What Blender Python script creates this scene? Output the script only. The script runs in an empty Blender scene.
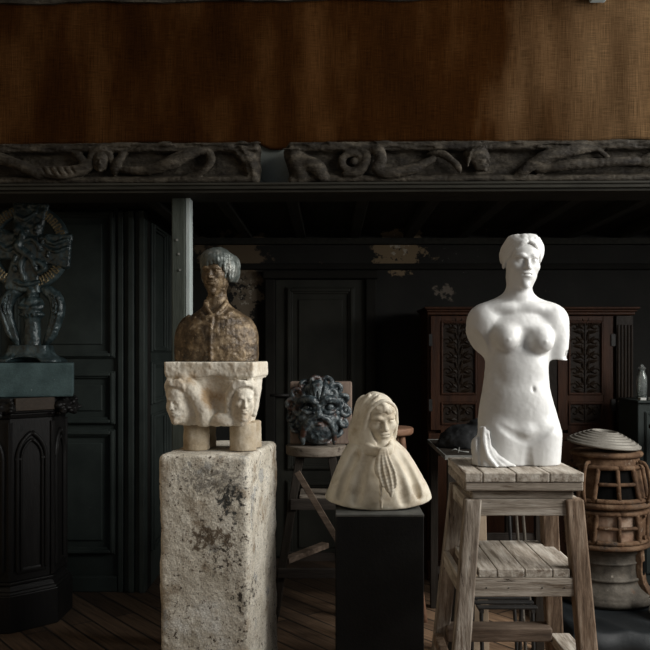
import bpy, bmesh, math, random
import numpy as np
from mathutils import Vector, Matrix
random.seed(7)
S = bpy.context.scene
COL = S.collection
PI = math.pi
# ------------------------------------------------------------------ camera frame
F, CX, CY, EYE = 850.0, 330.0, 352.0, 1.5
def wx(px, Y): return (px - CX) * Y / F
def wz(py, Y): return EYE - (py - CY) * Y / F
def at(px, py, Y): return (wx(px, Y), Y, wz(py, Y))
# ------------------------------------------------------------------ mesh collector
class MB:
    def __init__(s): s.v = []; s.f = []
    def add(s, vs, fs):
        n = len(s.v); s.v += [tuple(v) for v in vs]; s.f += [tuple(i + n for i in f) for f in fs]; return s
    def hexa(s, p):
        return s.add(p, [(0,3,2,1),(4,5,6,7),(0,1,5,4),(1,2,6,5),(2,3,7,6),(3,0,4,7)])
    def box(s, x0, x1, y0, y1, z0, z1):
        return s.hexa([(x0,y0,z0),(x1,y0,z0),(x1,y1,z0),(x0,y1,z0),(x0,y0,z1),(x1,y0,z1),(x1,y1,z1),(x0,y1,z1)])
    def beam(s, a, b, w, t, side=(1,0,0)):
        """box from a to b, w wide along `side`, t thick across"""
        a, b = Vector(a), Vector(b); d = (b - a).normalized()
        u = Vector(side); u = (u - d * u.dot(d)).normalized(); n = d.cross(u)
        u *= w / 2; n *= t / 2
        return s.hexa([a-u-n, a+u-n, a+u+n, a-u+n, b-u-n, b+u-n, b+u+n, b-u+n])
    def tube(s, pts, r, seg=10, cap=True):
        pts = [Vector(p) for p in pts]; n = len(pts)
        rs = r if isinstance(r, (list, tuple)) else [r] * n
        vs = []; prev = None
        for i, p in enumerate(pts):
            d = (pts[min(i+1, n-1)] - pts[max(i-1, 0)]).normalized()
            if prev is None:
                h = Vector((0,0,1)) if abs(d.z) < .9 else Vector((1,0,0)); u = d.cross(h).normalized()
            else: u = (prev - d * prev.dot(d)).normalized()
            prev = u; w = d.cross(u)
            for k in range(seg):
                a = 2*PI*k/seg; vs.append(p + (u*math.cos(a) + w*math.sin(a)) * rs[i])
        fs = []
        for i in range(n-1):
            for k in range(seg):
                fs.append((i*seg+k, i*seg+(k+1) % seg, (i+1)*seg+(k+1) % seg, (i+1)*seg+k))
        if cap: fs += [tuple(range(seg))[::-1], tuple((n-1)*seg+k for k in range(seg))]
        return s.add(vs, fs)
    def lathe(s, c, prof, seg=48, a0=0.0, a1=2*PI):
        """prof: list of (r, z)"""
        full = abs(a1 - a0 - 2*PI) < 1e-6; m = seg if full else seg + 1
        vs = []
        for r, z in prof:
            for k in range(m):
                a = a0 + (a1-a0)*k/seg; vs.append((c[0]+r*math.cos(a), c[1]+r*math.sin(a), c[2]+z))
        fs = []
        for i in range(len(prof)-1):
            for k in range(seg):
                k2 = (k+1) % m; fs.append((i*m+k, i*m+k2, (i+1)*m+k2, (i+1)*m+k))
        return s.add(vs, fs)
    def prism(s, poly, y0, y1):
        """poly: [(x,z)] extruded along y"""
        n = len(poly); vs = [(x,y0,z) for x,z in poly] + [(x,y1,z) for x,z in poly]
        fs = [tuple(range(n)), tuple(range(n, 2*n))[::-1]] + [(i, i+n, (i+1) % n + n, (i+1) % n) for i in range(n)]
        return s.add(vs, fs)
    def zprism(s, poly, z0, z1, top_scale=1.0):
        n = len(poly); cx = sum(p[0] for p in poly)/n; cy = sum(p[1] for p in poly)/n
        vs = [(x,y,z0) for x,y in poly] + [(cx+(x-cx)*top_scale, cy+(y-cy)*top_scale, z1) for x,y in poly]
        fs = [tuple(range(n))[::-1], tuple(range(n, 2*n))] + [(i, (i+1) % n, (i+1) % n + n, i+n) for i in range(n)]
        return s.add(vs, fs)
def jitter(mb, amp):
    mb.v = [tuple(c + random.uniform(-amp, amp) for c in v) for v in mb.v]; return mb
def root_loc(o):
    v = Vector((0,0,0))
    while o is not None: v += o.location; o = o.parent
    return v
def link_mesh(name, me, m, parent=None):
    o = bpy.data.objects.new(name, me); COL.objects.link(o)
    if parent is not None: o.parent = parent
    if m is not None: me.materials.append(m)
    return o
def build(name, mb, m, parent=None, bevel=0.0, smooth=False, seg=2, sub=0, xf=None):
    """link a collected mesh (world coordinates) as ONE object"""
    off = root_loc(parent) if parent is not None else Vector((0,0,0))
    if xf is not None: mb.v = [tuple(xf @ Vector(v)) for v in mb.v]
    me = bpy.data.meshes.new(name)
    me.from_pydata([tuple(Vector(v) - off) for v in mb.v], [], mb.f); me.validate()
    bm = bmesh.new(); bm.from_mesh(me); bmesh.ops.recalc_face_normals(bm, faces=bm.faces); bm.to_mesh(me); bm.free()
    if smooth: me.polygons.foreach_set('use_smooth', [True]*len(me.polygons))
    o = link_mesh(name, me, m, parent)
    if bevel:
        b = o.modifiers.new('bevel', 'BEVEL'); b.width = bevel; b.segments = seg; b.limit_method = 'ANGLE'; b.angle_limit = math.radians(40)
    if smooth == 'auto':
        w = o.modifiers.new('wn', 'WEIGHTED_NORMAL')
    return o
def thing(name, label, cat, loc, group=None):
    o = bpy.data.objects.new(name, None); COL.objects.link(o); o.location = loc; o.empty_display_size = .1
    return tag(o, label, cat, group)
def tag(o, label, cat, group=None):
    o['label'] = label; o['category'] = cat
    if group: o['group'] = group
    return o
def struct(o):
    o['kind'] = 'structure'; return o
def center_origin(o):
    """move a parentless mesh's origin to the middle of its base"""
    me = o.data; n = len(me.vertices); a = np.empty(n*3, 'f'); me.vertices.foreach_get('co', a); a = a.reshape(-1, 3)
    c = (a.min(0) + a.max(0))/2; c[2] = a[:,2].min(); a -= c; me.vertices.foreach_set('co', a.ravel()); me.update()
    o.location = Vector(c.tolist()) + o.location; return o
# ------------------------------------------------------------------ implicit sculpting (signed distance field -> surface nets)
def rotm(rx=0, ry=0, rz=0):
    rx, ry, rz = (math.radians(a) for a in (rx, ry, rz))
    cx, sx, cy, sy, cz, sz = math.cos(rx), math.sin(rx), math.cos(ry), math.sin(ry), math.cos(rz), math.sin(rz)
    X = np.array([[1,0,0],[0,cx,-sx],[0,sx,cx]]); Y = np.array([[cy,0,sy],[0,1,0],[-sy,0,cy]]); Z = np.array([[cz,-sz,0],[sz,cz,0],[0,0,1]])
    return Z @ Y @ X
class Field:
    def __init__(s, lo, hi, h):
        s.lo = np.array(lo, float); s.h = h
        s.n = np.ceil((np.array(hi, float) - s.lo)/h).astype(int) + 1
        s.ax = [(s.lo[i] + h*np.arange(s.n[i])).astype('f') for i in range(3)]
        s.d = np.full(tuple(s.n), 1e3, 'f'); s.T = (np.zeros(3), np.eye(3), 1.0)
    def push(s, c=(0,0,0), R=None, k=1.0): s.T = (np.array(c, float), np.eye(3) if R is None else R, k)
    def pop(s): s.T = (np.zeros(3), np.eye(3), 1.0)
    def _tf(s, p): c, R, k = s.T; return c + k*(R @ np.array(p, float))
    def _sl(s, c, r):
        sl = []
        for i in range(3):
            a = int(max(0, math.floor((c[i]-r-s.lo[i])/s.h))); b = int(min(s.n[i], math.ceil((c[i]+r-s.lo[i])/s.h)+1))
            if b <= a: return None
            sl.append(slice(a, b))
        return tuple(sl)
    def _grid(s, sl, c, R):
        x = s.ax[0][sl[0]][:,None,None]-np.float32(c[0]); y = s.ax[1][sl[1]][None,:,None]-np.float32(c[1]); z = s.ax[2][sl[2]][None,None,:]-np.float32(c[2])
        R = R.astype('f')
        return (R[0,0]*x+R[1,0]*y+R[2,0]*z, R[0,1]*x+R[1,1]*y+R[2,1]*z, R[0,2]*x+R[1,2]*y+R[2,2]*z)
    def op(s, sl, v, mode, k):
        a = s.d[sl]
        if mode == 'u':
            r = np.minimum(a, v)
            if k > 0: h = np.maximum(k-np.abs(a-v), 0)/k; r = r-h*h*k/4
        else:
            b = -v if mode == 's' else v
            r = np.maximum(a, b)
            if k > 0: h = np.maximum(k-np.abs(a-b), 0)/k; r = r+h*h*k/4
        s.d[sl] = r
    def ell(s, c, r, k=2.0, rot=None, mode='u'):
        c0, R0, k0 = s.T; c = s._tf(c); r = np.array(r, float)*k0; k = k*k0; R = R0 if rot is None else R0 @ rotm(*rot)
        sl = s._sl(c, r.max()+k+2*s.h)
        if sl is None: return
        x, y, z = s._grid(sl, c, R); r = r.astype('f')
        q0 = np.sqrt((x/r[0])**2+(y/r[1])**2+(z/r[2])**2); q1 = np.sqrt((x/r[0]**2)**2+(y/r[1]**2)**2+(z/r[2]**2)**2)+1e-9
        s.op(sl, q0*(q0-1)/q1, mode, k)
    def cap(s, a, b, ra, rb=None, k=2.0, mode='u'):
        k0 = s.T[2]; a = s._tf(a); b = s._tf(b); rb = ra if rb is None else rb; ra *= k0; rb *= k0; k = k*k0
        c = (a+b)/2; sl = s._sl(c, np.linalg.norm(b-a)/2+max(ra, rb)+k+2*s.h)
        if sl is None: return
        x, y, z = s._grid(sl, a, np.eye(3)); d = (b-a).astype('f'); L = float(d @ d)+1e-9
        t = np.clip((x*d[0]+y*d[1]+z*d[2])/L, 0, 1)
        v = np.sqrt((x-t*d[0])**2+(y-t*d[1])**2+(z-t*d[2])**2)-(ra+(rb-ra)*t)
        s.op(sl, v.astype('f'), mode, k)
    def chain(s, pts, rs, k=2.0, mode='u', sub=4):
        P = catmull(pts, sub); n = len(P)
        rr = np.interp(np.linspace(0, 1, n), np.linspace(0, 1, len(rs)), rs) if hasattr(rs, '__len__') else [rs]*n
        for i in range(n-1): s.cap(P[i], P[i+1], float(rr[i]), float(rr[i+1]), k, mode)
    def box(s, c, hs, rnd=1.0, k=2.0, rot=None, mode='u'):
        c0, R0, k0 = s.T; c = s._tf(c); hs = np.array(hs, float)*k0; rnd *= k0; k = k*k0; R = R0 if rot is None else R0 @ rotm(*rot)
        sl = s._sl(c, np.linalg.norm(hs)+k+2*s.h)
        if sl is None: return
        x, y, z = s._grid(sl, c, R)
        qx, qy, qz = np.abs(x)-(hs[0]-rnd), np.abs(y)-(hs[1]-rnd), np.abs(z)-(hs[2]-rnd)
        v = np.sqrt(np.maximum(qx,0)**2+np.maximum(qy,0)**2+np.maximum(qz,0)**2)+np.minimum(np.maximum(np.maximum(qx,qy),qz),0)-rnd
        s.op(sl, v.astype('f'), mode, k)
    def torus(s, c, R1, r2, k=1.0, rot=None, mode='u', sq=(1,1)):
        c0, R0, k0 = s.T; c = s._tf(c); R1 *= k0; r2 *= k0; k = k*k0; R = R0 if rot is None else R0 @ rotm(*rot)
        sl = s._sl(c, R1+r2+k+2*s.h)
        if sl is None: return
        x, y, z = s._grid(sl, c, R)      # ring in local xz plane, axis y
        q = np.sqrt((x/sq[0])**2+(z/sq[1])**2)-R1
        s.op(sl, (np.sqrt(q*q+y*y)-r2).astype('f'), mode, k)
    def loft(s, lv, n=2.0, k=2.0, mode='u'):
        """lv rows: z, cx, a, cy, b  (stack of super-ellipses, smooth in z)"""
        lv = np.array(sorted(lv), float); z = s.ax[2]
        dense = np.array(catmull([tuple(r) for r in lv], 12)); dense = dense[np.argsort(dense[:,0])]
        g = [np.interp(z, dense[:,0], dense[:,i]).astype('f')[None,None,:] for i in range(1, 5)]
        x = s.ax[0][:,None,None]-g[0]; y = s.ax[1][None,:,None]-g[2]
        q = ((np.abs(x)/g[1])**n+(np.abs(y)/g[3])**n)**(1.0/n)
        v = (q-1)*np.minimum(g[1], g[3])
        v = np.maximum(v, np.maximum(lv[0,0]-z, z-lv[-1,0])[None,None,:])
        s.op((slice(None),)*3, v.astype('f'), mode, k)
    def plane(s, p, nrm, k=0.5):
        """keep the side the normal points away from"""
        nrm = np.array(nrm, float); nrm /= np.linalg.norm(nrm); p = np.array(p, float)
        x, y, z = s._grid((slice(None),)*3, p, np.eye(3))
        s.op((slice(None),)*3, (x*nrm[0]+y*nrm[1]+z*nrm[2]).astype('f'), 'i', k)
    def merge(s, o, k=2.0): s.op((slice(None),)*3, o.d, 'u', k)
    def mesh(s):
        d = s.d.copy()
        for i in range(3):
            sl = [slice(None)]*3
            for e in (0, -1): sl[i] = e; d[tuple(sl)] = np.maximum(d[tuple(sl)], 1e-3)
        ins = d < 0; nx, ny, nz = d.shape
        cnt = np.zeros((nx-1, ny-1, nz-1), np.int8); 
        for i in (0,1):
            for j in (0,1):
                for k in (0,1): cnt += ins[i:nx-1+i, j:ny-1+j, k:nz-1+k]
        act = (cnt > 0) & (cnt < 8); ci = np.argwhere(act); idx = np.full(act.shape, -1, np.int64); idx[act] = np.arange(len(ci))
        pos = np.zeros((len(ci), 3)); wt = np.zeros(len(ci))
        corners = [(i,j,k) for i in (0,1) for j in (0,1) for k in (0,1)]
        val = {c: d[ci[:,0]+c[0], ci[:,1]+c[1], ci[:,2]+c[2]].astype(float) for c in corners}
        for a in corners:
            for ax in range(3):
                if a[ax] == 0:
                    b = list(a); b[ax] = 1; b = tuple(b); va, vb = val[a], val[b]; m = (va < 0) != (vb < 0)
                    t = np.where(m, va/np.where(m, va-vb, 1), 0)
                    p = np.array(a, float)[None,:].repeat(len(ci), 0); p[:,ax] = t
                    pos[m] += p[m]; wt[m] += 1
        V = s.lo+s.h*(ci+pos/wt[:,None])
        Q = []
        for ax in range(3):
            sl0 = [slice(None)]*3; sl1 = [slice(None)]*3; sl0[ax] = slice(0, -1); sl1[ax] = slice(1, None)
            a, b = ins[tuple(sl0)], ins[tuple(sl1)]; e = np.argwhere(a != b); u, w = [i for i in range(3) if i != ax]
            ok = (e[:,u] > 0) & (e[:,w] > 0) & (e[:,u] < d.shape[u]-1) & (e[:,w] < d.shape[w]-1); e = e[ok]
            flip = a[tuple(e.T)]
            def cell(du, dw):
                c = e.copy(); c[:,u] -= du; c[:,w] -= dw; return idx[tuple(c.T)]
            q = np.stack([cell(1,1), cell(0,1), cell(0,0), cell(1,0)], 1)
            if ax == 1: flip = ~flip
            q[~flip] = q[~flip][:, ::-1]; Q.append(q)
        return V, np.concatenate(Q)
def catmull(pts, sub=4):
    P = [np.array(p, float) for p in pts]
    if len(P) < 3 or sub <= 1: return P
    out = []
    for i in range(len(P)-1):
        p0 = P[i-1] if i else 2*P[0]-P[1]; p1 = P[i]; p2 = P[i+1]; p3 = P[i+2] if i+2 < len(P) else 2*P[-1]-P[-2]
        for j in range(sub):
            t = j/sub; out.append(.5*((2*p1)+(-p0+p2)*t+(2*p0-5*p1+4*p2-p3)*t*t+(-p0+3*p1-3*p2+p3)*t**3))
    out.append(P[-1]); return out
_rs = np.random.RandomState(3); _lat = _rs.rand(32, 32, 32)*2-1
def vnoise(p, octaves=3, gain=.5):
    out = np.zeros(len(p)); amp = 1.0
    for o in range(octaves):
        q = p*(2**o)+o*7.3; i = np.floor(q).astype(int); f = q-i; f = f*f*(3-2*f); r = 0
        for a in (0,1):
            for b in (0,1):
                for c in (0,1):
                    w = (f[:,0] if a else 1-f[:,0])*(f[:,1] if b else 1-f[:,1])*(f[:,2] if c else 1-f[:,2])
                    r = r+w*_lat[(i[:,0]+a) % 32, (i[:,1]+b) % 32, (i[:,2]+c) % 32]
        out += amp*r; amp *= gain
    return out
def vnormals(V, Q):
    n = np.cross(V[Q[:,2]]-V[Q[:,0]], V[Q[:,3]]-V[Q[:,1]]); N = np.zeros_like(V)
    for i in range(4): np.add.at(N, Q[:,i], n)
    return N/(np.linalg.norm(N, axis=1)[:,None]+1e-9)
def sculpt(name, fld, m, parent=None, scale=1.0, origin=(0,0,0), disp=(), rot=None, flat=None, top=None):
    """mesh a Field and link it; disp: list of (amplitude, frequency, octaves) in field units; rot about z in degrees"""
    V, Q = fld.mesh(); N = vnormals(V, Q) if disp else None
    for amp, fr, oc in disp:
        h = vnoise(V*fr, oc); V = V+N*(amp*h)[:,None]
    if flat is not None: V[:,2] = np.maximum(V[:,2], flat)
    if top is not None: V[:,2] = np.minimum(V[:,2], top)
    if rot: V = V @ rotm(0, 0, rot).T
    V = V*np.array(scale)+np.array(origin, float)
    off = np.array(root_loc(parent)) if parent is not None else np.zeros(3)
    V = V-off
    me = bpy.data.meshes.new(name); me.vertices.add(len(V)); me.vertices.foreach_set('co', V.astype('f').ravel())
    me.loops.add(Q.size); me.loops.foreach_set('vertex_index', Q.astype('i').ravel())
    me.polygons.add(len(Q)); me.polygons.foreach_set('loop_start', np.arange(0, Q.size, 4, dtype='i'))
    me.polygons.foreach_set('use_smooth', np.ones(len(Q), bool)); me.update(calc_edges=True); me.validate()
    return link_mesh(name, me, m, parent)
def face(f, c, k, yaw=0, pitch=0, roll=0, ears=True, closed=False, soft=False):
    """a head, chin at -.5 and crown at +.5 in head units, looking along -y; blended into field f"""
    f.push(c, rotm(0, 0, yaw) @ rotm(pitch, 0, 0) @ rotm(0, roll, 0), k)
    f.ell((0,.09,.13), (.325,.40,.365), .06)
    f.ell((0,-.07,-.13), (.265,.29,.355), .1)
    f.ell((0,-.20,.19), (.24,.145,.17), .1)
    for s in (-1, 1):
        f.ell((s*(.165 if soft else .19),.0,-.22 if soft else -.24), (.075,.14,.14), .10 if soft else .08)
        f.ell((s*.165,-.225,-.075), (.10,.085,.085), .09)
    f.ell((0,-.28,-.425), (.08,.08,.075) if soft else (.095,.08,.075), .10)
    f.ell((0,-.285,-.24), (.125,.09,.10), .08)
    for s in (-1, 1):
        f.ell((s*.125,-.405,.01), (.084,.062 if soft else .075,.046 if soft else .05), .07, mode='s')
        f.chain([(s*.03,-.345,.075), (s*.11,-.345,.105), (s*.20,-.28,.08)], [.022,.028,.02], .04, sub=3)
        f.ell((s*.125,-.283,.005), (.066,.05,.045), .012)
        f.chain([(s*.055,-.315,.005), (s*.12,-.34,.038), (s*.19,-.285,.0)], .012, .012, sub=3)
        f.chain([(s*.06,-.318,-.01), (s*.125,-.325,-.038), (s*.185,-.285,-.01)], .009, .012, sub=3)
        if closed: f.ell((s*.125,-.292,.008), (.062,.045,.04), .02)
    f.cap((0,-.335,.09), (0,-.425,-.105), .026, .045, .05)
    f.ell((0,-.425,-.11), (.042,.04,.035), .02)
    for s in (-1, 1): f.ell((s*.047,-.378,-.118), (.034,.045,.03), .02)
    f.ell((0,-.40,-.155), (.10,.02,.012), .015, mode='s')
    for s in (-1, 1): f.ell((s*.034,-.365,-.205), (.055,.035,.022), .02)
    f.ell((0,-.36,-.262), (.068,.038,.026), .02)
    f.chain([(-.095,-.335,-.232), (0,-.41,-.228), (.095,-.335,-.232)], .009, .012, mode='s', sub=3)
    f.ell((0,-.405,-.325), (.08,.04,.025), .05, mode='s')
    if ears:
        for s in (-1, 1):
            f.ell((s*.325,.04,-.02), (.028,.075,.115), .03, rot=(10,0,0)); f.ell((s*.352,.02,-.01), (.014,.04,.07), .02, mode='s')
    f.pop()
# ------------------------------------------------------------------ materials
def mat(name, cols, scale=6.0, rough=.7, bump=.15, bscale=40.0, stretch=(1,1,1), metal=0.0, spec=.3, detail=6, stains=(), seed=0.0, fine=0.0, contrast=(.3,.7), bdist=.01):
    """cols: ramp colours mixed by noise. stains: (colour, noise scale, threshold, softness, (cx,cy,cz), (rx,ry,rz)) blotches of a second colour, optionally bounded"""
    m = bpy.data.materials.new(name); m.use_nodes = True; nt = m.node_tree; N, L = nt.nodes, nt.links; N.clear()
    out = N.new('ShaderNodeOutputMaterial'); b = N.new('ShaderNodeBsdfPrincipled'); L.new(b.outputs[0], out.inputs[0])
    b.inputs['Roughness'].default_value = rough; b.inputs['Metallic'].default_value = metal; b.inputs['Specular IOR Level'].default_value = spec
    tc = N.new('ShaderNodeTexCoord'); mp = N.new('ShaderNodeMapping'); L.new(tc.outputs['Object'], mp.inputs[0])
    mp.inputs['Scale'].default_value = stretch; mp.inputs['Location'].default_value = (seed, seed*1.7, seed*.6)
    def noise(sc, det=detail, vec=None, ro=.6):
        n = N.new('ShaderNodeTexNoise'); n.inputs['Scale'].default_value = sc; n.inputs['Detail'].default_value = det; n.inputs['Roughness'].default_value = ro
        L.new((vec or mp).outputs[0], n.inputs['Vector']); return n
    n1 = noise(scale); r = N.new('ShaderNodeValToRGB'); L.new(n1.outputs[0], r.inputs[0]); e = r.color_ramp.elements
    while len(e) < len(cols): e.new(.5)
    for i, c in enumerate(cols):
        e[i].position = contrast[0]+(contrast[1]-contrast[0])*i/max(1, len(cols)-1); e[i].color = (*c, 1)
    col = r.outputs[0]
    mo = N.new('ShaderNodeMapping'); L.new(tc.outputs['Object'], mo.inputs[0]); mo.inputs['Location'].default_value = (seed, seed, seed)
    for st in stains:
        c2, sc, th, so = st[:4]
        n = noise(sc, 6, mo if len(st) < 7 else mp, .68); v = n.outputs[0]
        if len(st) >= 6 and st[4] is not None:
            sub = N.new('ShaderNodeVectorMath'); sub.operation = 'SUBTRACT'; L.new(tc.outputs['Object'], sub.inputs[0]); sub.inputs[1].default_value = st[4]
            dv = N.new('ShaderNodeVectorMath'); dv.operation = 'DIVIDE'; L.new(sub.outputs[0], dv.inputs[0]); dv.inputs[1].default_value = st[5]
            ln = N.new('ShaderNodeVectorMath'); ln.operation = 'LENGTH'; L.new(dv.outputs[0], ln.inputs[0])
            mr = N.new('ShaderNodeMapRange'); L.new(ln.outputs['Value'], mr.inputs[0]); mr.inputs[1].default_value = .35; mr.inputs[2].default_value = 1.35; mr.inputs[3].default_value = .05; mr.inputs[4].default_value = -.38
            ad = N.new('ShaderNodeMath'); ad.operation = 'ADD'; L.new(v, ad.inputs[0]); L.new(mr.outputs[0], ad.inputs[1]); v = ad.outputs[0]
        mr = N.new('ShaderNodeMapRange'); L.new(v, mr.inputs[0]); mr.inputs[1].default_value = th; mr.inputs[2].default_value = th+so
        mx = N.new('ShaderNodeMix'); mx.data_type = 'RGBA'; L.new(mr.outputs[0], mx.inputs[0]); L.new(col, mx.inputs[6]); mx.inputs[7].default_value = (*c2, 1); col = mx.outputs[2]
    if fine:
        n = noise(bscale*2.2, 3); mr = N.new('ShaderNodeMapRange'); L.new(n.outputs[0], mr.inputs[0]); mr.inputs[1].default_value = .3; mr.inputs[2].default_value = .7; mr.inputs[3].default_value = 1-fine; mr.inputs[4].default_value = 1+fine
        mx = N.new('ShaderNodeVectorMath'); mx.operation = 'SCALE'; L.new(col, mx.inputs[0]); L.new(mr.outputs[0], mx.inputs[3]); col = mx.outputs[0]
    L.new(col, b.inputs['Base Color'])
    if bump:
        n = noise(bscale); bp = N.new('ShaderNodeBump'); bp.inputs['Strength'].default_value = bump; bp.inputs['Distance'].default_value = bdist
        L.new(n.outputs[0], bp.inputs['Height']); L.new(bp.outputs[0], b.inputs['Normal'])
    return m
M = {}
M['marble'] = mat('white_marble', [(.575,.57,.55),(.63,.63,.62)], 5, .5, .03, 60, spec=.4)
M['old_marble'] = mat('cream_marble', [(.46,.40,.30),(.60,.54,.435),(.68,.635,.53)], 7, .6, .05, 60, stains=[((.38,.305,.21), 8, .50, .2)])
M['limestone'] = mat('pale_limestone', [(.58,.515,.41),(.69,.635,.535),(.76,.72,.63)], 9, .9, .35, 55, fine=.1, stains=[((.40,.29,.175), 6, .52, .16), ((.42,.30,.18), 9, .42, .2, (.0,-.1,.25), (.10,.3,.14))])
M['column'] = mat('weathered_stone', [(.44,.395,.315),(.62,.575,.485),(.72,.68,.595)], 9, .95, .6, 70, fine=.3,
    stains=[((.33,.265,.19), 7, .54, .12), ((.40,.39,.36), 6, .58, .05), ((.30,.22,.13), 4, .50, .2, (-.21,0,.5), (.06,.6,.7)), ((.055,.055,.05), 40, .44, .08, (.075,-.2,.90), (.12,.3,.16)), ((.16,.125,.09), 34, .48, .06, (.00,-.2,.74), (.20,.3,.13)), ((.09,.08,.065), 55, .54, .04, (.05,-.2,.66), (.18,.3,.2)), ((.07,.06,.05), 50, .52, .05, (.12,-.2,.50), (.09,.3,.16)), ((.74,.72,.66), 7, .42, .12, (-.03,-.2,.38), (.2,.3,.2)), ((.30,.28,.24), 60, .50, .06, (0,-.2,.98), (.3,.4,.12)), ((.10,.08,.06), 42, .60, .03), ((.12,.095,.07), 70, .62, .03)])
M['shaft'] = mat('colonnette_stone', [(.22,.165,.10),(.42,.345,.245),(.54,.475,.375)], 11, .9, .3, 60, fine=.1)
M['bronze'] = mat('brown_bronze', [(.014,.009,.006),(.095,.063,.033),(.30,.22,.13)], 22, .45, .6, 60, metal=.15, spec=.45, stains=[((.28,.215,.135), 50, .58, .10)], contrast=(.3,.72))
M['bronze_face'] = M['bronze']
M['bronze_hair'] = mat('grey_green_bronze', [(.020,.026,.023),(.075,.085,.077),(.19,.19,.17)], 14, .45, .3, 50, metal=.35, spec=.5)
M['teal_bronze'] = mat('dark_green_bronze', [(.008,.012,.013),(.026,.042,.045),(.085,.12,.128)], 14, .36, .3, 50, metal=.15, spec=.6)
M['gold'] = mat('dull_gilding', [(.13,.10,.055),(.30,.25,.15)], 20, .45, .1, 60, metal=.6)
M['teal_stone'] = mat('blue_grey_stone', [(.034,.058,.060),(.072,.115,.118)], 9, .85, .3, 60, fine=.15, stains=[((.24,.28,.27), 26, .66, .06)])
M['dark_oak'] = mat('blackened_oak', [(.005,.0046,.0046),(.011,.0105,.010)], 10, .45, .25, 30, stretch=(6,6,.7), spec=.22)
M['brown_board'] = mat('brown_board', [(.022,.014,.008),(.042,.028,.017)], 10, .6, .2, 30, stretch=(1,6,6))
M['teal_paint'] = mat('dark_teal_paint', [(.018,.0235,.0215),(.036,.045,.041)], 5, .55, .1, 25, stains=[((.07,.085,.08), 13, .68, .05)], spec=0.22)
M['door_paint'] = mat('sooty_door_paint', [(.014,.0145,.012),(.026,.026,.021)], 5, .6, .1, 25, spec=0.15)
M['post'] = mat('grey_green_painted_wood', [(.030,.035,.029),(.054,.062,.052)], 9, .75, .25, 30, stretch=(5,5,.6), stains=[((.36,.38,.36), 28, .70, .02), ((.03,.03,.027), 9, .66, .05)], spec=0.15)
M['post_edge'] = mat('pale_blue_grey_paint', [(.26,.30,.295),(.36,.40,.39)], 9, .7, .15, 30, stretch=(5,5,.8))
M['floor'] = None
M['wood_grey'] = mat('weathered_grey_wood', [(.085,.064,.046),(.22,.18,.142),(.41,.365,.31)], 5, .85, .4, 16, stretch=(9,9,.9), fine=.14, stains=[((.12,.085,.06), 4, .55, .1, None, None, 1), ((.045,.032,.023), 7, .63, .025, None, None, 1)])
M['wood_grey_y'] = mat('weathered_grey_planks', [(.15,.12,.09),(.37,.325,.27),(.53,.49,.43)], 5, .85, .4, 16, stretch=(9,.9,9), fine=.12, seed=2.1, stains=[((.15,.11,.08), 4, .57, .1, None, None, 1), ((.06,.045,.033), 7, .65, .025, None, None, 1)])
M['wood_grey_x'] = mat('weathered_grey_rail', [(.11,.085,.063),(.27,.23,.185),(.44,.395,.34)], 5, .85, .4, 16, stretch=(.9,9,9), fine=.14, seed=4.4, stains=[((.11,.08,.055), 4, .55, .1, None, None, 1), ((.045,.032,.023), 7, .63, .025, None, None, 1)])
M['wood_brown'] = mat('warm_brown_wood', [(.058,.036,.022),(.155,.103,.067),(.29,.22,.16)], 5, .8, .35, 16, stretch=(9,9,.9), fine=.16, seed=1.3, stains=[((.045,.030,.020), 7, .62, .03, None, None, 1)])
M['wood_mid'] = mat('brown_rail_wood', [(.055,.037,.025),(.105,.074,.052),(.16,.12,.09)], 5, .8, .35, 16, stretch=(.9,9,9), fine=.14, seed=3.3)
M['wood_dark'] = mat('dark_stained_wood', [(.014,.011,.008),(.030,.024,.019)], 6, .7, .3, 20, stretch=(8,8,.9), spec=0.15)
M['wood_dark_x'] = mat('dark_stained_rail', [(.018,.0135,.0105),(.036,.028,.022)], 6, .7, .3, 20, stretch=(.9,8,8))
M['seat_wood'] = mat('pale_worn_seat_wood', [(.13,.105,.08),(.22,.19,.155)], 6, .8, .35, 22, stretch=(1,6,6), stains=[((.06,.045,.035), 30, .55, .1)])
M['red_wood'] = mat('reddish_stool_wood', [(.17,.085,.05),(.28,.16,.10)], 6, .6, .2, 22, stretch=(1,6,6))
M['plinth'] = mat('matt_black_plinth_paint', [(.0065,.0065,.0062),(.0105,.0105,.010)], 8, .62, .12, 90, spec=0.15)
M['plinth_top'] = mat('dusty_plinth_top', [(.055,.055,.05),(.10,.10,.09)], 14, .8, .1, 60)
M['walnut'] = mat('red_brown_walnut', [(.017,.0062,.0026),(.046,.0175,.0075)], 6, .5, .2, 24, stretch=(6,6,.8), spec=.16)
M['walnut_carved'] = mat('carved_walnut', [(.008,.0048,.0028),(.017,.0105,.006)], 12, .5, .2, 40, spec=0.16)
M['beam'] = mat('carved_grey_oak', [(.008,.006,.0044),(.021,.017,.012),(.060,.050,.037)], 9, .7, .5, 40, stretch=(1,3,3), fine=.2, spec=0.15)
M['rail'] = mat('olive_grey_rail_paint', [(.013,.012,.009),(.028,.026,.020)], 8, .7, .2, 30, stretch=(.6,6,6), spec=0.15)
M['fascia'] = mat('blue_grey_fascia_paint', [(.085,.092,.082),(.14,.15,.134)], 8, .7, .15, 30)
M['ceil'] = mat('sooty_ceiling_boards', [(.016,.016,.014),(.030,.0295,.025)], 6, .8, .2, 30, stretch=(6,.7,6), spec=0.1)
M['plaster'] = None
M['rust'] = mat('rusty_cast_iron', [(.040,.024,.016),(.115,.066,.038),(.24,.155,.095)], 12, .8, .6, 45, metal=.1, spec=.15, stains=[((.30,.24,.18), 22, .62, .08), ((.035,.028,.024), 6, .56, .12)])
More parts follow.
